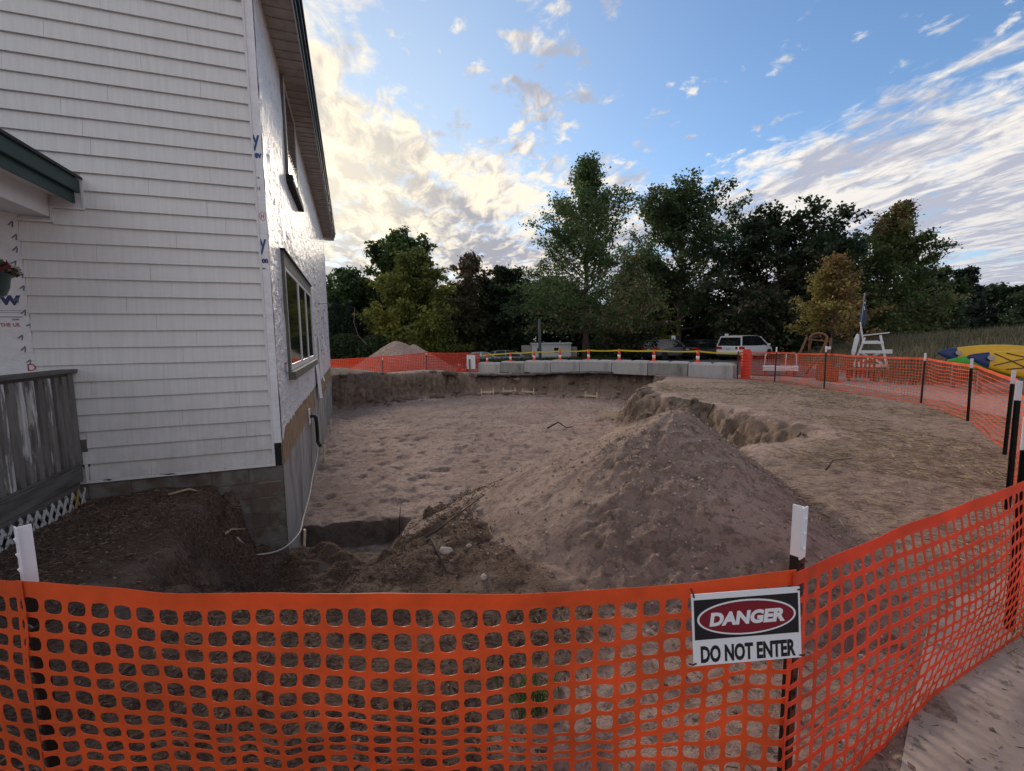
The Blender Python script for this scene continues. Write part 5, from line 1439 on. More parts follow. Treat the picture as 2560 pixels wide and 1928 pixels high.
# batter boards
BB = [(-1.3, 23.5, 0.1, 'leftmost pale wooden batter board at the far bank'), (-0.15, 23.75, -0.2, 'second pale wooden batter board from the left, far bank'), (0.85, 23.6, -0.4, 'third batter board from the left, partly buried'),
      (3.75, 21.2, -0.7, 'pale batter board beside the dark clod at the far bank'), (3.35, 15.6, -0.6, 'nearest pale batter board, at the foot of the right bank')]
for x_, y_, a, lb in BB:
    b = tag(empty('batter_board', (x_, y_, gz(x_, y_)), a), lb, 'batter board', 'wooden batter boards in the pit'); b.scale = (0.74, 0.74, 0.78)
    for sx in (-0.42, 0.42): MB().box(sx - 0.035, sx + 0.035, -0.02, 0.02, -0.15, 0.46).build('stake', M['wood'], b)
    MB().box(-0.5, 0.5, -0.045, -0.021, 0.16, 0.27).build('cross_board', M['wood'], b)
    if y_ < 20:
        MB().box(-0.5, 0.5, 0.5, 0.53, 0.16, 0.27).build('cross_board', M['wood'], b)
        MB().box(-0.455, -0.385, 0.531, 0.57, -0.15, 0.42).build('stake', M['wood'], b)
for i, (s_, h_, lb) in enumerate(((0.42, 0.34, 'short pale stake at the near foundation corner'), (5.6, 0.34, 'pale stake by the foundation below the drain pipe'), (9.4, 0.34, 'farthest pale stake along the foundation'))):
    x_, y_, _ = hloc(SW + 0.12, s_); st_ = MB().bar((0, 0, -0.1), (0.03, 0.02, h_), 0.07, 0.03)
    o = st_.build('stake', M['wood']); o.location = (x_, y_, gz(x_, y_)); tag(o, lb, 'stake', 'stakes along the foundation')
# pale cable hanging from the wall
cp = [hloc(SW + 0.12, 4.05, -0.5), hloc(SW + 0.13, 3.5, -0.62), hloc(SW + 0.11, 2.6, -0.75), hloc(SW + 0.12, 1.7, -0.82), hloc(SW + 0.10, 0.9, -0.88), hloc(SW + 0.10, 0.2, -0.86), hloc(SW - 0.10, -0.25, -0.86), hloc(SW - 0.55, -0.35, -0.80)]
cp = [Vector(c) for c in cp]; fine = []
for i in range(len(cp) - 1):
    p0, p1, p2, p3 = cp[max(i - 1, 0)], cp[i], cp[i + 1], cp[min(i + 2, len(cp) - 1)]
    for k in range(6):
        t = k / 6; fine.append(0.5 * ((2 * p1) + (p2 - p0) * t + (2 * p0 - 5 * p1 + 4 * p2 - p3) * t * t + (3 * p1 - p0 - 3 * p2 + p3) * t ** 3))
for p in fine:
    zg = gz(p.x, p.y) + 0.012
    if p.z < zg: p.z = zg
tag(MB().tube(fine, 0.011, 7).build('cable', M['cable'], smooth=True), 'pale cable hanging down the foundation at the house corner', 'cable')

# lifeguard chair with furled flag
lc = tag(empty('lifeguard_chair', (15.55, 19.5, gz(15.55, 19.5)), -0.66), 'white wooden lifeguard chair beyond the right net', 'lifeguard chair')
def cbar(nm, a, b, w, h, up=(0, 1, 0), mt_='white'): return MB().bar(a, b, w, h, up).build(nm, M[mt_], lc)
for sy in (-0.5, 0.5):
    cbar('leg', (-1.0, sy, -0.05), (-0.36, sy, 1.42), 0.10, 0.045, (0, 1, 0)); cbar('leg', (1.0, sy, -0.05), (0.42, sy, 1.50), 0.10, 0.045, (0, 1, 0))
    cbar('rail', (-0.86, sy - 0.047, 0.32), (0.86, sy - 0.047, 0.32), 0.09, 0.04, (0, 1, 0)); cbar('rail', (-0.62, sy - 0.047, 0.86), (1.05, sy - 0.047, 0.86), 0.10, 0.04, (0, 1, 0))
    cbar('arm', (-0.5, sy, 1.50), (0.85, sy, 1.60), 0.09, 0.04, (0, 0, 1)); cbar('rail', (-0.52, sy - 0.047, 1.22), (0.60, sy - 0.047, 1.22), 0.09, 0.04, (0, 1, 0))
    cbar('brace', (-0.62, sy, 0.40), (0.0, sy, 0.66), 0.07, 0.03); cbar('brace', (0.62, sy, 0.40), (0.0, sy, 0.66), 0.07, 0.03)
    cbar('brace', (-0.50, sy + 0.04, 0.83), (-0.02, sy + 0.04, 0.62), 0.07, 0.03); cbar('brace', (0.46, sy + 0.04, 0.83), (-0.02, sy + 0.04, 0.62), 0.07, 0.03)
    cbar('back_post', (-0.42, sy, 1.20), (-0.66, sy, 2.02), 0.08, 0.04)
cbar('rail', (-0.75, -0.5, 0.55), (-0.75, 0.5, 0.55), 0.08, 0.04, (0, 0, 1)); cbar('rail', (0.75, -0.5, 0.55), (0.75, 0.5, 0.55), 0.08, 0.04, (0, 0, 1))
for i in range(6): cbar('seat_slat', (-0.38 + i * 0.13, -0.52, 1.275), (-0.38 + i * 0.13, 0.52, 1.275), 0.11, 0.025, (0, 0, 1))
for i in range(4): cbar('back_slat', (-0.46 - i * 0.055, -0.52, 1.42 + i * 0.17), (-0.46 - i * 0.055, 0.52, 1.42 + i * 0.17), 0.12, 0.02, (-1, 0, 0.3))
for i in range(5): cbar('footboard', (0.62 + i * 0.10, -0.5, 0.93), (0.62 + i * 0.10, 0.5, 0.93), 0.085, 0.025, (0, 0, 1))
rb = MB(); rb.lathe([(0.0, 0.0), (0.10, 0.03), (0.15, 0.2), (0.15, 0.8), (0.08, 1.0), (0.0, 1.03)], 0, 0, 12)
rb = rb.build('rescue_board', M['white'], lc, smooth=True); rb.location = (-0.93, -0.62, 0.72); rb.rotation_euler = (0, 0.22, 0); rb.scale = (0.8, 0.3, 0.85)
lc.scale = (0.66, 0.72, 1.10)
flg = tag(empty('flag', hloc(0, 0)), 'limp grey blue flag on a thin pole at the lifeguard chair', 'flag')
flg.location = (15.2, 19.75, gz(15.2, 19.75))
MB().tube([(0, 0, 1.2), (0.03, 0, 2.2), (0.10, 0, 3.5)], 0.018, 6).build('flag_pole', M['metal'], flg)
vs = []; fs = []; nr_, ncc = 14, 7
for i in range(nr_):
    q = i / (nr_ - 1); z = 3.40 - 1.22 * q; wdt = 0.04 + 0.21 * min(1, q * 1.25) * (1 - 0.45 * max(0, q - 0.68) / 0.32)
    for j in range(ncc):
        t = j / (ncc - 1); vs.append((0.095 - 0.05 * q + (t - 0.28) * wdt, 0.055 * math.sin(t * 9 + q * 2), z - (0.10 * t if i > 9 else 0)))
for i in range(nr_ - 1):
    for j in range(ncc - 1): fs.append((i * ncc + j, i * ncc + j + 1, (i + 1) * ncc + j + 1, (i + 1) * ncc + j))
fm = MB().add(vs, fs).build('cloth', M['flag'], flg, smooth=True); md = fm.modifiers.new('thickness', 'SOLIDIFY'); md.thickness = 0.006
for z, x in ((3.05, 0.03), (2.86, 0.01), (2.78, 0.03)): box('white_emblem', M['white'], flg, x + 0.03, x + 0.075, -0.075, -0.065, z, z + 0.05)

# bent wooden frame left of the chair
wf = tag(empty('wooden_frame', (13.2, 19.4, gz(13.2, 19.4)), -0.62), 'brown wooden frame with bent arch top beyond the right net', 'wooden frame')
def wbar(nm, a, b, w=0.09, h=0.07): return MB().bar(a, b, w, h, (0, 1, 0)).build(nm, M['brownwood'], wf)
arch = [(-0.30, 0.2, 0.9), (-0.34, 0.2, 1.25), (-0.30, 0.18, 1.55)] + [(-0.02 - 0.30 * math.cos(a), 0.12, 1.58 + 0.22 * math.sin(a)) for a in np.linspace(0, math.pi, 9)] + [(0.24, 0.05, 1.35), (0.08, 0.0, 0.9), (-0.25, -0.05, 0.35), (-0.42, -0.08, 0.0)]
MB().tube(arch, 0.055, 8).build('bent_arch', M['brownwood'], wf, smooth=True)
wbar('leg', (-0.42, -0.3, 1.66), (-0.62, -0.3, 1.05)); wbar('leg', (-0.62, -0.3, 1.06), (-1.15, -0.3, 0.0)); wbar('leg', (0.42, -0.3, 1.60), (0.36, -0.3, 0.0)); wbar('leg', (0.36, 0.4, 1.2), (0.40, 0.4, 0.0))
wbar('brace', (-0.85, -0.25, 0.62), (-0.30, -0.25, 0.40)); wbar('brace', (-0.75, -0.22, 0.75), (-0.35, -0.22, 0.55)); wbar('cross_rail', (0.38, -0.3, 0.9), (0.38, 0.4, 0.9)); wbar('cross_rail', (-0.40, -0.3, 1.55), (0.40, -0.3, 1.45), 0.05, 0.05)
box('name_plate', M['white'], wf, 0.24, 0.44, -0.36, -0.34, 1.12, 1.24)

# benches and crates beyond the net
def tube_bench(x, y, rz, lb):
    b = tag(empty('tube_bench', (x, y, gz(x, y)), rz), lb, 'bench', 'white tubular benches beyond the net'); b.scale = (0.8, 0.8, 0.92)
    arc = lambda x0, x1, y_, z0, z1: [(x0, y_, z0), (x0 + 0.02, y_, z1 - 0.12), (x0 + 0.12, y_, z1), (x1 - 0.12, y_, z1), (x1 - 0.02, y_, z1 - 0.12), (x1, y_, z0)]
    MB().tube(arc(-0.75, 0.75, 0.30, 0.45, 1.05), 0.028, 8).build('back_tube', M['white'], b, smooth=True)
    MB().tube([(0.25, 0.30, 0.5), (0.25, 0.30, 1.04)], 0.022, 8).build('back_tube', M['white'], b, smooth=True)
    for i in range(5): box('seat_slat', M['white'], b, -0.85, 0.78, -0.30 + i * 0.115, -0.20 + i * 0.115, 0.44, 0.47)
    for i in range(3): box('front_slat', M['white'], b, -0.85, 0.78, -0.34, -0.31, 0.26 + i * 0.065, 0.315 + i * 0.065)
    for sx in (-0.72, 0.65):
        for sy in (-0.22, 0.22): box('leg', M['brownwood'], b, sx - 0.06, sx + 0.06, sy - 0.03, sy + 0.03, -0.03, 0.439)
    return b


tube_bench(11.5, 19.2, -0.45, 'white slatted bench with tube back, right of the red net roll')
pb = tag(empty('planter_box', (12.05, 16.9, gz(12.05, 16.9)), -0.5), 'red brown boarded planter box under the wooden frame', 'planter box')
for i in range(5): box('front_board', M['redwood'], pb, -0.45 + i * 0.115, -0.34 + i * 0.115, -0.42, -0.38, 0.02, 0.56)
for i in range(6): box('side_board', M['brownwood'], pb, 0.13, 0.17, -0.36 + i * 0.145, -0.225 + i * 0.145, 0.02, 0.56)
for i in range(5): box('back_board', M['redwood'], pb, -0.45 + i * 0.115, -0.34 + i * 0.115, 0.50, 0.54, 0.02, 0.56)
box('soil', M['dark'], pb, -0.44, 0.12, -0.37, 0.49, 0.0, 0.40)
sb = tag(empty('slat_bench', (12.95, 16.6, gz(12.95, 16.6)), -0.55), 'brown slatted wooden bench right of the planter box', 'bench')
for i in range(4): box('seat_slat', M['redwood'], sb, -0.45, 0.45, -0.25 + i * 0.13, -0.14 + i * 0.13, 0.42, 0.46)
for i in range(7): box('back_slat', M['brownwood'], sb, -0.43 + i * 0.13, -0.36 + i * 0.13, 0.28, 0.31, 0.10, 0.88)
box('back_rail', M['redwood'], sb, -0.46, 0.46, 0.275, 0.315, 0.881, 0.95)
for sx in (-0.40, 0.36):
    for sy in (-0.22, 0.18): box('leg', M['brownwood'], sb, sx, sx + 0.06, sy, sy + 0.06, -0.03, 0.419)

# kayaks on a low rack
def kayak(lb, tipx, y, z, rz, mt_, L=3.8, wd=0.98, tip=True, cords=True, ry=0.0, roll=1.12):
    k = tag(empty('kayak', (tipx, y, z), rz), lb, 'kayak', 'kayaks on the rack'); k.rotation_euler = (roll, ry, rz); k.scale = (0.9, 0.9, 0.9)
    n = 22; m_ = 14; vs = []; fs = []
    for i in range(n + 1):
        q = i / n; wq = wd / 2 * max(0.015, math.sin(math.pi * min(1, 0.015 + 0.97 * q)) ** 0.78); hq = 0.17 * max(0.06, math.sin(math.pi * min(1, 0.05 + 0.92 * q)) ** 0.5)
        rk = 0.16 * (abs(q - 0.5) * 2) ** 3
        for j in range(m_):
            a = 2 * math.pi * j / m_; sy = math.cos(a); sz = math.sin(a)
            rib = 1 + (0.04 if j % 2 else 0)
            vs.append((q * L, wq * sy, (hq * 0.75 * sz if sz > 0 else hq * 1.1 * sz) * rib + rk))
    for i in range(n):
        for j in range(m_): fs.append((i * m_ + j, i * m_ + (j + 1) % m_, (i + 1) * m_ + (j + 1) % m_, (i + 1) * m_ + j))
    fs += [tuple(range(m_)), tuple(n * m_ + j for j in range(m_ - 1, -1, -1))]
    cut = 3
    hull = MB().add(vs, fs).build('hull', M[mt_], k, smooth=True)
    if tip:
        v2 = []; f2 = []
        for i in range(cut + 1):
            for j in range(m_):
                p = vs[i * m_ + j]; c = (p[0], 0, 0.05); v2.append((p[0] - 0.004, p[1] * 1.02, (p[2] - 0.05) * 1.05 + 0.05))
        for i in range(cut):
            for j in range(m_): f2.append((i * m_ + j, i * m_ + (j + 1) % m_, (i + 1) * m_ + (j + 1) % m_, (i + 1) * m_ + j))
        f2 += [tuple(range(m_))]
        MB().add(v2, f2).build('navy_tip', M['knavy'], k, smooth=True)
        MB().lathe([(0.085, 0.215), (0.085, 0.235)], L * 0.135, 0, 16).build('hatch', M['stone'], k)
    if cords:
        for a, b in (((0.62, -0.20), (1.5, 0.22)), ((0.62, 0.20), (1.5, -0.26)), ((0.9, 0.26), (1.9, 0.05)), ((0.9, -0.28), (1.9, -0.02))):
            pts = []
            for t in np.linspace(0, 1, 7):
                X_ = a[0] + (b[0] - a[0]) * t; Y_ = a[1] + (b[1] - a[1]) * t; q = X_ / L
                wq = wd / 2 * math.sin(math.pi * min(1, 0.04 + 0.94 * q)) ** 0.62; hq = 0.17 * math.sin(math.pi * min(1, 0.05 + 0.92 * q)) ** 0.5
                pts.append((X_, Y_, hq * 0.75 * math.sqrt(max(0.05, 1 - (Y_ / wq) ** 2)) * 1.06 + 0.16 * (abs(q - 0.5) * 2) ** 3 + 0.004))
            MB().tube(pts, 0.014, 5).build('deck_cord', M['cordgrey'], k)
    return k


kayak('farther yellow kayak with a navy tip, highest on the rack', 12.95, 13.75, 1.10, -0.42, 'kyellow', ry=0.07, cords=False)
kayak('green kayak lying between the two yellow ones', 12.85, 13.30, 0.88, -0.42, 'kgreen', L=3.2, wd=0.80, tip=False, cords=False, ry=0.05)
kayak('nearer yellow kayak with navy tip and dark crossed cords', 12.86, 12.75, 1.02, -0.46, 'kyellow', ry=0.12)
rk = tag(empty('kayak_rack', (14.2, 13.3, gz(14.2, 13.3)), -0.42), 'wooden rack under the yellow and green kayaks', 'rack')
for x_ in (-0.6, 1.3):
    for y_ in (-0.85, 0.7): box('leg', M['deckwood'], rk, x_, x_ + 0.09, y_, y_ + 0.09, -0.2, 0.75)
    box('cross_beam', M['deckwood'], rk, x_ + 0.091, x_ + 0.15, -1.0, 0.95, 0.60, 0.70)

# wire fence along the back of the dune
wfn = tag(empty('wire_fence', (38, 46, gz(38, 46))), 'thin wire fence along the back of the dune grass', 'fence')
pz = []
for i in range(12):
    x_, y_ = 27 + i * 2.6, 45.5 + 0.25 * i; z_ = gz(x_, y_); pz.append((x_ - 38, y_ - 46, z_ - wfn.location.z))
    MB().tube([(pz[-1][0], pz[-1][1], pz[-1][2] - 0.2), (pz[-1][0], pz[-1][1], pz[-1][2] + 1.15)], 0.035, 6).build('post', M['metal'], wfn)
for h_ in (0.5, 0.85, 1.1): MB().tube([(a, b, c + h_) for a, b, c in pz], 0.016, 4).build('wire', M['metal'], wfn)

# ------------------------------------------------------------------ stones, roots, twigs
def rock(lb, x, y, r, seed):
    bm = bmesh.new(); bmesh.ops.create_icosphere(bm, subdivisions=2, radius=r); rr = random.Random(seed)
    ph = [rr.uniform(0, 6) for _ in range(6)]
    for v in bm.verts:
        p = v.co / r; v.co *= 1 + 0.16 * math.sin(p.x * 3 + ph[0]) * math.sin(p.y * 2.5 + ph[1]) + 0.10 * math.sin(p.z * 5 + ph[2] + p.x * 2); v.co.z *= 0.72; v.co.x *= 1.15
    me = bpy.data.meshes.new('stone'); bm.to_mesh(me); bm.free(); me.materials.append(M['stone'])
    for p in me.polygons: p.use_smooth = True
    o = link('stone', me); o.location = (x, y, float(surf(np.array([x]), np.array([y]))[0]) + r * 0.25); o.rotation_euler = (0.2, 0.1, rr.uniform(0, 6))
    tag(o, lb, 'stone', 'stones on the dark soil')


for i, (x_, y_, r_, lb) in enumerate(((-0.56, 3.55, 0.05, 'largest pale stone on the dark soil, behind the net top'), (-0.38, 3.62, 0.028, 'small stone just right of the largest one'), (-0.22, 3.10, 0.026, 'small stone at the net edge below the mound'),
                                     (-0.35, 4.45, 0.034, 'pale stone at the left foot of the mound'), (-0.62, 5.7, 0.040, 'pale oval stone high on the dark soil near the pit'), (-0.5, 4.5, 0.022, 'tiny stone beside the one at the mound foot'))):
    rock(lb, x_, y_, r_, 40 + i)


def stick(name, lb, cat, pts, r, mt_, grp):
    P = []
    for (x_, y_, dz) in pts: P.append((x_, y_, float(surf(np.array([x_]), np.array([y_]))[0]) + dz))
    o = MB().tube(P, [r * (1 - 0.6 * i / (len(P) - 1)) for i in range(len(P))], 6).build(name, M[mt_], smooth=True)
    tag(o, lb, cat, grp)


stick('root', 'long pale root lying below the siding edge', 'root', [(*hloc(-1.02, -0.35)[:2], 0.03), (*hloc(-0.85, -0.25)[:2], 0.06), (*hloc(-0.62, -0.12)[:2], 0.05)], 0.016, 'root', 'pale roots by the house')
stick('root', 'short pale root poking from the hole by the foundation', 'root', [(*hloc(-0.45, -0.55)[:2], 0.02), (*hloc(-0.42, -0.42)[:2], 0.10), (*hloc(-0.30, -0.30)[:2], 0.20)], 0.018, 'root', 'pale roots by the house')
stick('twig', 'thin dark upright twig at the trench edge', 'twig', [(-1.75, 6.55, -0.1), (-1.74, 6.6, 0.25), (-1.72, 6.62, 0.5)], 0.012, 'twig', 'twigs on the dark soil')
stick('twig', 'long dark twig lying toward the mound', 'twig', [(-1.15, 3.9, 0.02), (-0.75, 4.2, 0.03), (-0.32, 4.75, 0.05)], 0.013, 'twig', 'twigs on the dark soil')
stick('twig', 'dark twig left of the largest stone', 'twig', [(-1.05, 4.0, 0.02), (-0.72, 3.75, 0.04), (-0.5, 3.2, 0.02)], 0.014, 'twig', 'twigs on the dark soil')
stick('twig', 'dark twig across the soil below the house corner', 'twig', [(-2.75, 4.3, 0.03), (-2.2, 4.05, 0.04), (-1.75, 3.95, 0.02)], 0.011, 'twig', 'twigs on the dark soil')
stick('twig', 'forked root lying on the pit floor', 'twig', [(1.15, 14.6, 0.05), (1.5, 14.5, 0.22), (1.75, 14.4, 0.12), (2.0, 14.6, 0.05)], 0.03, 'twig', 'twigs in the pit')
stick('twig', 'long twig across the straw right of the mound', 'twig', [(4.0, 5.6, 0.03), (4.3, 5.9, 0.06), (4.75, 6.15, 0.03)], 0.012, 'twig', 'twigs in the pit')
stick('root', 'dark roots hanging from the right bank edge', 'root', [(5.15, 11.4, 0.0), (4.95, 11.2, 0.05), (4.8, 11.1, -0.05)], 0.03, 'twig', 'roots in the right bank')
stick('root', 'thin roots at the tip of the right bank', 'root', [(5.4, 8.3, 0.02), (5.2, 8.0, 0.12), (5.0, 7.9, 0.02)], 0.025, 'twig', 'roots in the right bank')

# ------------------------------------------------------------------ litter: bark mulch, straw, clods
def scatter(name, label, x, y, ln, wd, hh, rr, pal, tilt=0.35, lift=0.004):
    n = len(x); z = surf(x, y) + lift
    a = rr.rand(n) * 6.283; el = rr.normal(size=n) * tilt
    d = np.column_stack([np.cos(a) * np.cos(el), np.sin(a) * np.cos(el), np.sin(el)]); s = np.column_stack([-np.sin(a), np.cos(a), rr.normal(size=n) * 0.35]); s /= np.linalg.norm(s, axis=1)[:, None]
    u = np.cross(d, s); c = np.column_stack([x, y, z])
    V = np.empty((n, 6, 3), np.float32); l = ln[:, None] / 2; w = wd[:, None] / 2; t = hh[:, None]
    V[:, 0] = c - d * l - s * w; V[:, 1] = c + d * l - s * w * 0.7; V[:, 2] = c + d * l + s * w * 0.7; V[:, 3] = c - d * l + s * w
    V[:, 4] = c - d * l * 0.9 + u * t; V[:, 5] = c + d * l * 0.85 + u * t
    b = np.arange(n)[:, None] * 6
    F = np.concatenate([b + np.array([[0, 1, 5, 4]]), b + np.array([[4, 5, 2, 3]]), b + np.array([[0, 4, 3, 3]])[:, :4], b + np.array([[1, 2, 5, 5]])[:, :4]])
    F = F[:2 * n]
    m_ = rr.rand(n, 1); cols = np.array(pal[0]) * (1 - m_) + np.array(pal[1]) * m_
    o = np_mesh(name, V.reshape(-1, 3), F, M['chips'], attrs={'col': np.repeat(cols, 6, axis=0)}); o['kind'] = 'stuff'; o['label'] = label


rr = np.random.RandomState(8); n = 26000
x_ = rr.uniform(-6.0, 0.5, n); y_ = 0.9 + 6.2 * rr.rand(n) ** 1.15
zA_ = terrain(x_, y_)[1][:, 0]; k = (rr.rand(n) < zA_ * (0.25 + 0.75 * (vnoise(x_ * 1.3, y_ * 1.3, 5) > 0.42))) & (hxy(x_, y_)[1] < -0.05); x_, y_ = x_[k], y_[k]; n = len(x_)
scatter('bark_mulch', 'dark shredded bark mulch and litter in front of the house', x_, y_, 0.015 + 0.055 * rr.rand(n) ** 2, 0.004 + 0.010 * rr.rand(n), 0.004 + 0.006 * rr.rand(n), rr, ((0.045, 0.030, 0.024), (0.21, 0.145, 0.105)))
n = 34000; x_ = rr.uniform(2.2, 10.3, n); y_ = 1.9 + 15 * rr.rand(n) ** 1.5
zA_ = terrain(x_, y_)[1][:, 1]; k = rr.rand(n) < zA_ * (0.2 + 0.8 * (vnoise(x_ * 0.9, y_ * 0.9, 6) > 0.45)); x_, y_ = x_[k], y_[k]; n = len(x_)
scatter('loose_straw', 'loose straw and dead stems on the trampled ground', x_, y_, 0.06 + 0.20 * rr.rand(n) ** 2, (0.003 + 0.004 * rr.rand(n)) * (0.6 + y_ * 0.09), 0.004 + 0 * x_, rr, ((0.06, 0.042, 0.03), (0.44, 0.35, 0.22)), 0.16, 0.012)
n = 2600; x_ = rr.uniform(0.2, 4.2, n); y_ = rr.uniform(0.3, 2.9, n); n = len(x_)
scatter('straw_litter', 'bits of straw and leaf litter just behind the front net', x_, y_, 0.012 + 0.05 * rr.rand(n) ** 2, 0.002 + 0.004 * rr.rand(n), 0.003 + 0 * x_, rr, ((0.08, 0.058, 0.045), (0.40, 0.31, 0.20)), 0.15, 0.004)


def clods(name, label, x, y, r, rr, pal):
    n = len(x); z = surf(x, y) + r * 0.25
    o8 = np.array([[1, 0, 0], [-1, 0, 0], [0, 1, 0], [0, -1, 0], [0, 0, 1], [0, 0, -0.7]], float)
    f8 = np.array([[0, 2, 4], [2, 1, 4], [1, 3, 4], [3, 0, 4], [2, 0, 5], [1, 2, 5], [3, 1, 5], [0, 3, 5]])
    V = o8[None] * (r[:, None, None]) * (0.7 + 0.6 * rr.rand(n, 6, 1))
    a = rr.rand(n) * 6.283; ca, sa = np.cos(a)[:, None], np.sin(a)[:, None]
    V = np.stack([V[:, :, 0] * ca - V[:, :, 1] * sa, V[:, :, 0] * sa + V[:, :, 1] * ca, V[:, :, 2]], 2) + np.column_stack([x, y, z])[:, None, :]
    F = (np.arange(n)[:, None, None] * 6 + f8[None]).reshape(-1, 3)
    m_ = rr.rand(n, 1); cols = np.array(pal[0]) * (1 - m_) + np.array(pal[1]) * m_
    o = np_mesh(name, V.reshape(-1, 3), F, M['chips'], smooth=True, attrs={'col': np.repeat(cols, 6, axis=0)}); o['kind'] = 'stuff'; o['label'] = label


n = 7000; x_ = rr.normal(MX, 1.25, n); y_ = rr.normal(MY - 0.6, 1.1, n); k = on_mound(x_, y_) > -5; k &= rr.rand(n) < 0.3 + 0.7 * (vnoise(x_ * 1.6, y_ * 1.6, 9) > 0.45); x_, y_ = x_[k], y_[k]
clods('soil_clods', 'small crumbs and clods of soil on the mound', x_, y_, 0.004 + 0.017 * rr.rand(len(x_)) ** 4, rr, ((0.22, 0.17, 0.145), (0.37, 0.30, 0.26)))
n = 2600; x_ = rr.uniform(-3.4, 3.2, n); y_ = rr.uniform(0.9, 6.5, n); k = hxy(x_, y_)[1] < -0.05; x_, y_ = x_[k], y_[k]
clods('pebbles', 'scattered pebbles and crumbs on the soil', x_, y_, 0.003 + 0.013 * rr.rand(len(x_)) ** 5, rr, ((0.09, 0.068, 0.055), (0.24, 0.19, 0.16)))
# green tuft showing through the net
n = 90; x_ = rr.normal(0.08, 0.06, n); y_ = rr.normal(2.0, 0.05, n)
o = blades('grass_tuft', '', x_, y_, 0.08 + 0.14 * rr.rand(n), rr, ((0.03, 0.075, 0.02), (0.11, 0.17, 0.05)), 0.004, 0.7)
tag(o, 'small green grass tuft seen through the front net', 'grass')
n = 900; x_ = rr.normal(3.3, 0.22, n); y_ = rr.normal(2.25, 0.16, n)
o = blades('straw_tuft', '', x_, y_, 0.05 + 0.09 * rr.rand(n), rr, ((0.16, 0.12, 0.06), (0.42, 0.33, 0.18)), 0.003, 1.6)
tag(o, 'dry straw clump on the path at the right edge', 'straw')

# ------------------------------------------------------------------ broken crust hanging over the far rim of the pit
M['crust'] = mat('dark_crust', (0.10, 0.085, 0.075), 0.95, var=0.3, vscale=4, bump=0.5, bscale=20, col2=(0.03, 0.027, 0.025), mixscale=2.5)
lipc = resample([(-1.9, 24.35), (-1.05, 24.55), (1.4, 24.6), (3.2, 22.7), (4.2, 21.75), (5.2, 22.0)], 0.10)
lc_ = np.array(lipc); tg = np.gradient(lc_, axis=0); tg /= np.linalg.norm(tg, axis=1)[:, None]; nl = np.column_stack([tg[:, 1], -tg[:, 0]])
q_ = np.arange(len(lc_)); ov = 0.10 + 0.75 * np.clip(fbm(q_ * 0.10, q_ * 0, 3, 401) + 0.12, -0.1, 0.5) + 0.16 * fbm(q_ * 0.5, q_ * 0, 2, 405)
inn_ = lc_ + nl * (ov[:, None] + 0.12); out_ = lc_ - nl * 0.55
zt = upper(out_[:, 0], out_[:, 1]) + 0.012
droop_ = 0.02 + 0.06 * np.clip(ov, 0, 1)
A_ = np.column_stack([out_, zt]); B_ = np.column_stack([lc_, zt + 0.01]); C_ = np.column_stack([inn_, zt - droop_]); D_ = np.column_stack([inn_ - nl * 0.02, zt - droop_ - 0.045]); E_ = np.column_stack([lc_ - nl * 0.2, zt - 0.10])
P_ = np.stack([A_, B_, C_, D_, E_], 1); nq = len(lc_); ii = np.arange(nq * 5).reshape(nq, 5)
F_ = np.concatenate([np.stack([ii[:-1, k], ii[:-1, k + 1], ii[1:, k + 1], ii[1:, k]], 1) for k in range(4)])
o = np_mesh('broken_crust', P_.reshape(-1, 3), F_, M['crust'], smooth=False); o['kind'] = 'structure'; o['label'] = 'broken dark crust overhanging the far rim of the pit'

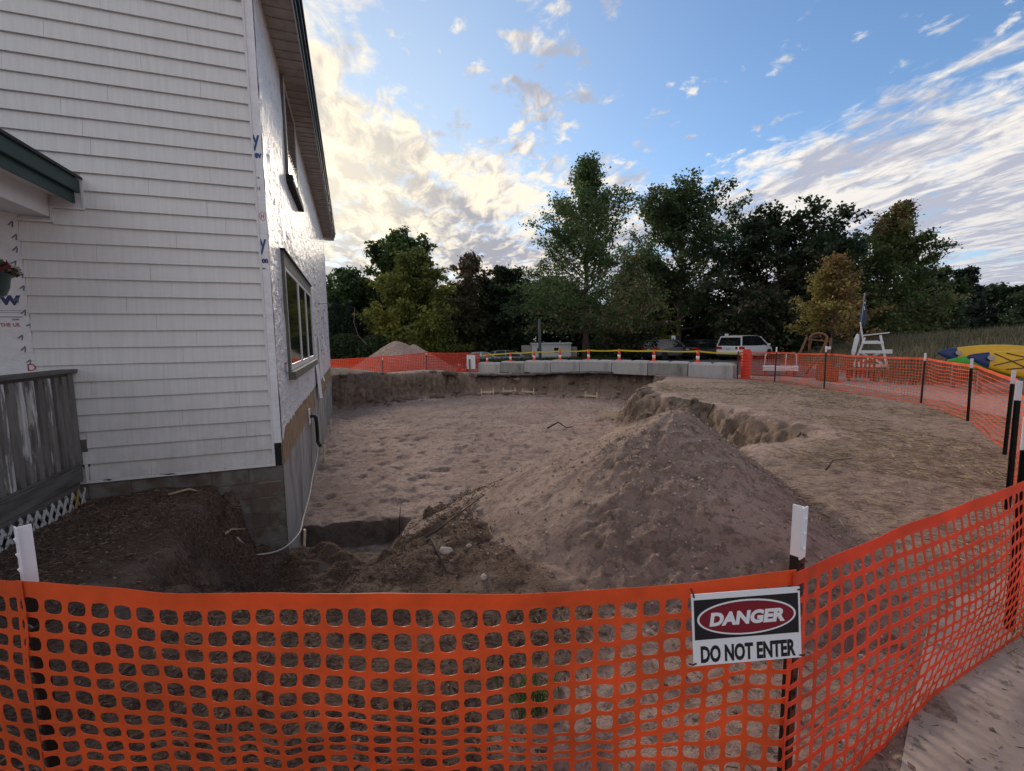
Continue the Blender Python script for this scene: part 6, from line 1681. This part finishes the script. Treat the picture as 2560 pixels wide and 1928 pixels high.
# ------------------------------------------------------------------ slumped lumps of soil along the foot and face of the banks
def lumps():
    rr = np.random.RandomState(91)
    bm = bmesh.new(); bmesh.ops.create_icosphere(bm, subdivisions=2, radius=1.0)
    bv = np.array([v.co[:] for v in bm.verts]); bf = np.array([[v.index for v in f.verts] for f in bm.faces]); bm.free()
    Vs = []; Fs = []; A1 = []; B1 = []; nb = 0
    rim = np.array(RIM); segs = [(rim[i], rim[i + 1]) for i in range(len(rim) - 1) if min(rim[i][1], rim[i + 1][1]) > 7.0 and rim[i][0] > -9]
    Ls = np.array([np.linalg.norm(b - a) for a, b in segs]); Ls /= Ls.sum()
    for k in range(400):
        a, b = segs[rr.choice(len(segs), p=Ls)]
        if a[0] > 2.5 and a[1] < 17 and rr.rand() < 0.85: continue
        q = rr.rand(); p = a + (b - a) * q; d = (b - a) / np.linalg.norm(b - a); nn = np.array([d[1], -d[0]])
        off = rr.uniform(-0.12, 0.95) if rr.rand() < 0.8 else rr.uniform(0.6, 1.6); c = p + nn * off
        r = 0.035 + (0.10 if c[0] > 2.5 else 0.22) * rr.rand() ** 2.2
        if off < 0.05: r *= 0.5
        z = gz(c[0], c[1]); S = bv * (1 + 0.85 * (fbm(bv[:, 0] * 1.9 + k, bv[:, 1] * 1.9 + bv[:, 2] * 1.7, 4, k, 0.65)[:, None] * 2))
        S = S * r * np.array([rr.uniform(0.8, 1.5), rr.uniform(0.8, 1.5), rr.uniform(0.5, 0.9)]); t_ = rr.rand() * 6.28
        S = np.column_stack([S[:, 0] * math.cos(t_) - S[:, 1] * math.sin(t_), S[:, 0] * math.sin(t_) + S[:, 1] * math.cos(t_), S[:, 2]]) + np.array([c[0], c[1], z + r * 0.12])
        Vs.append(S); Fs.append(bf + nb); nb += len(bv)
        dark = (0.8 if c[0] < -1.8 else (0.75 if rr.rand() < 0.3 else 0.0)) * rr.uniform(0.5, 1)
        A1.append(np.tile([[0, 0.0, dark]], (len(bv), 1))); B1.append(np.tile([[0, 0, 0.6 * rr.rand()]], (len(bv), 1)))
    o = np_mesh('slumped_soil', np.concatenate(Vs), np.concatenate(Fs), M['ground'], smooth=True, attrs={'zone_a': np.concatenate(A1), 'zone_b': np.concatenate(B1)})
    o['kind'] = 'stuff'; o['label'] = 'crumbled lumps of soil fallen along the pit banks'


lumps()
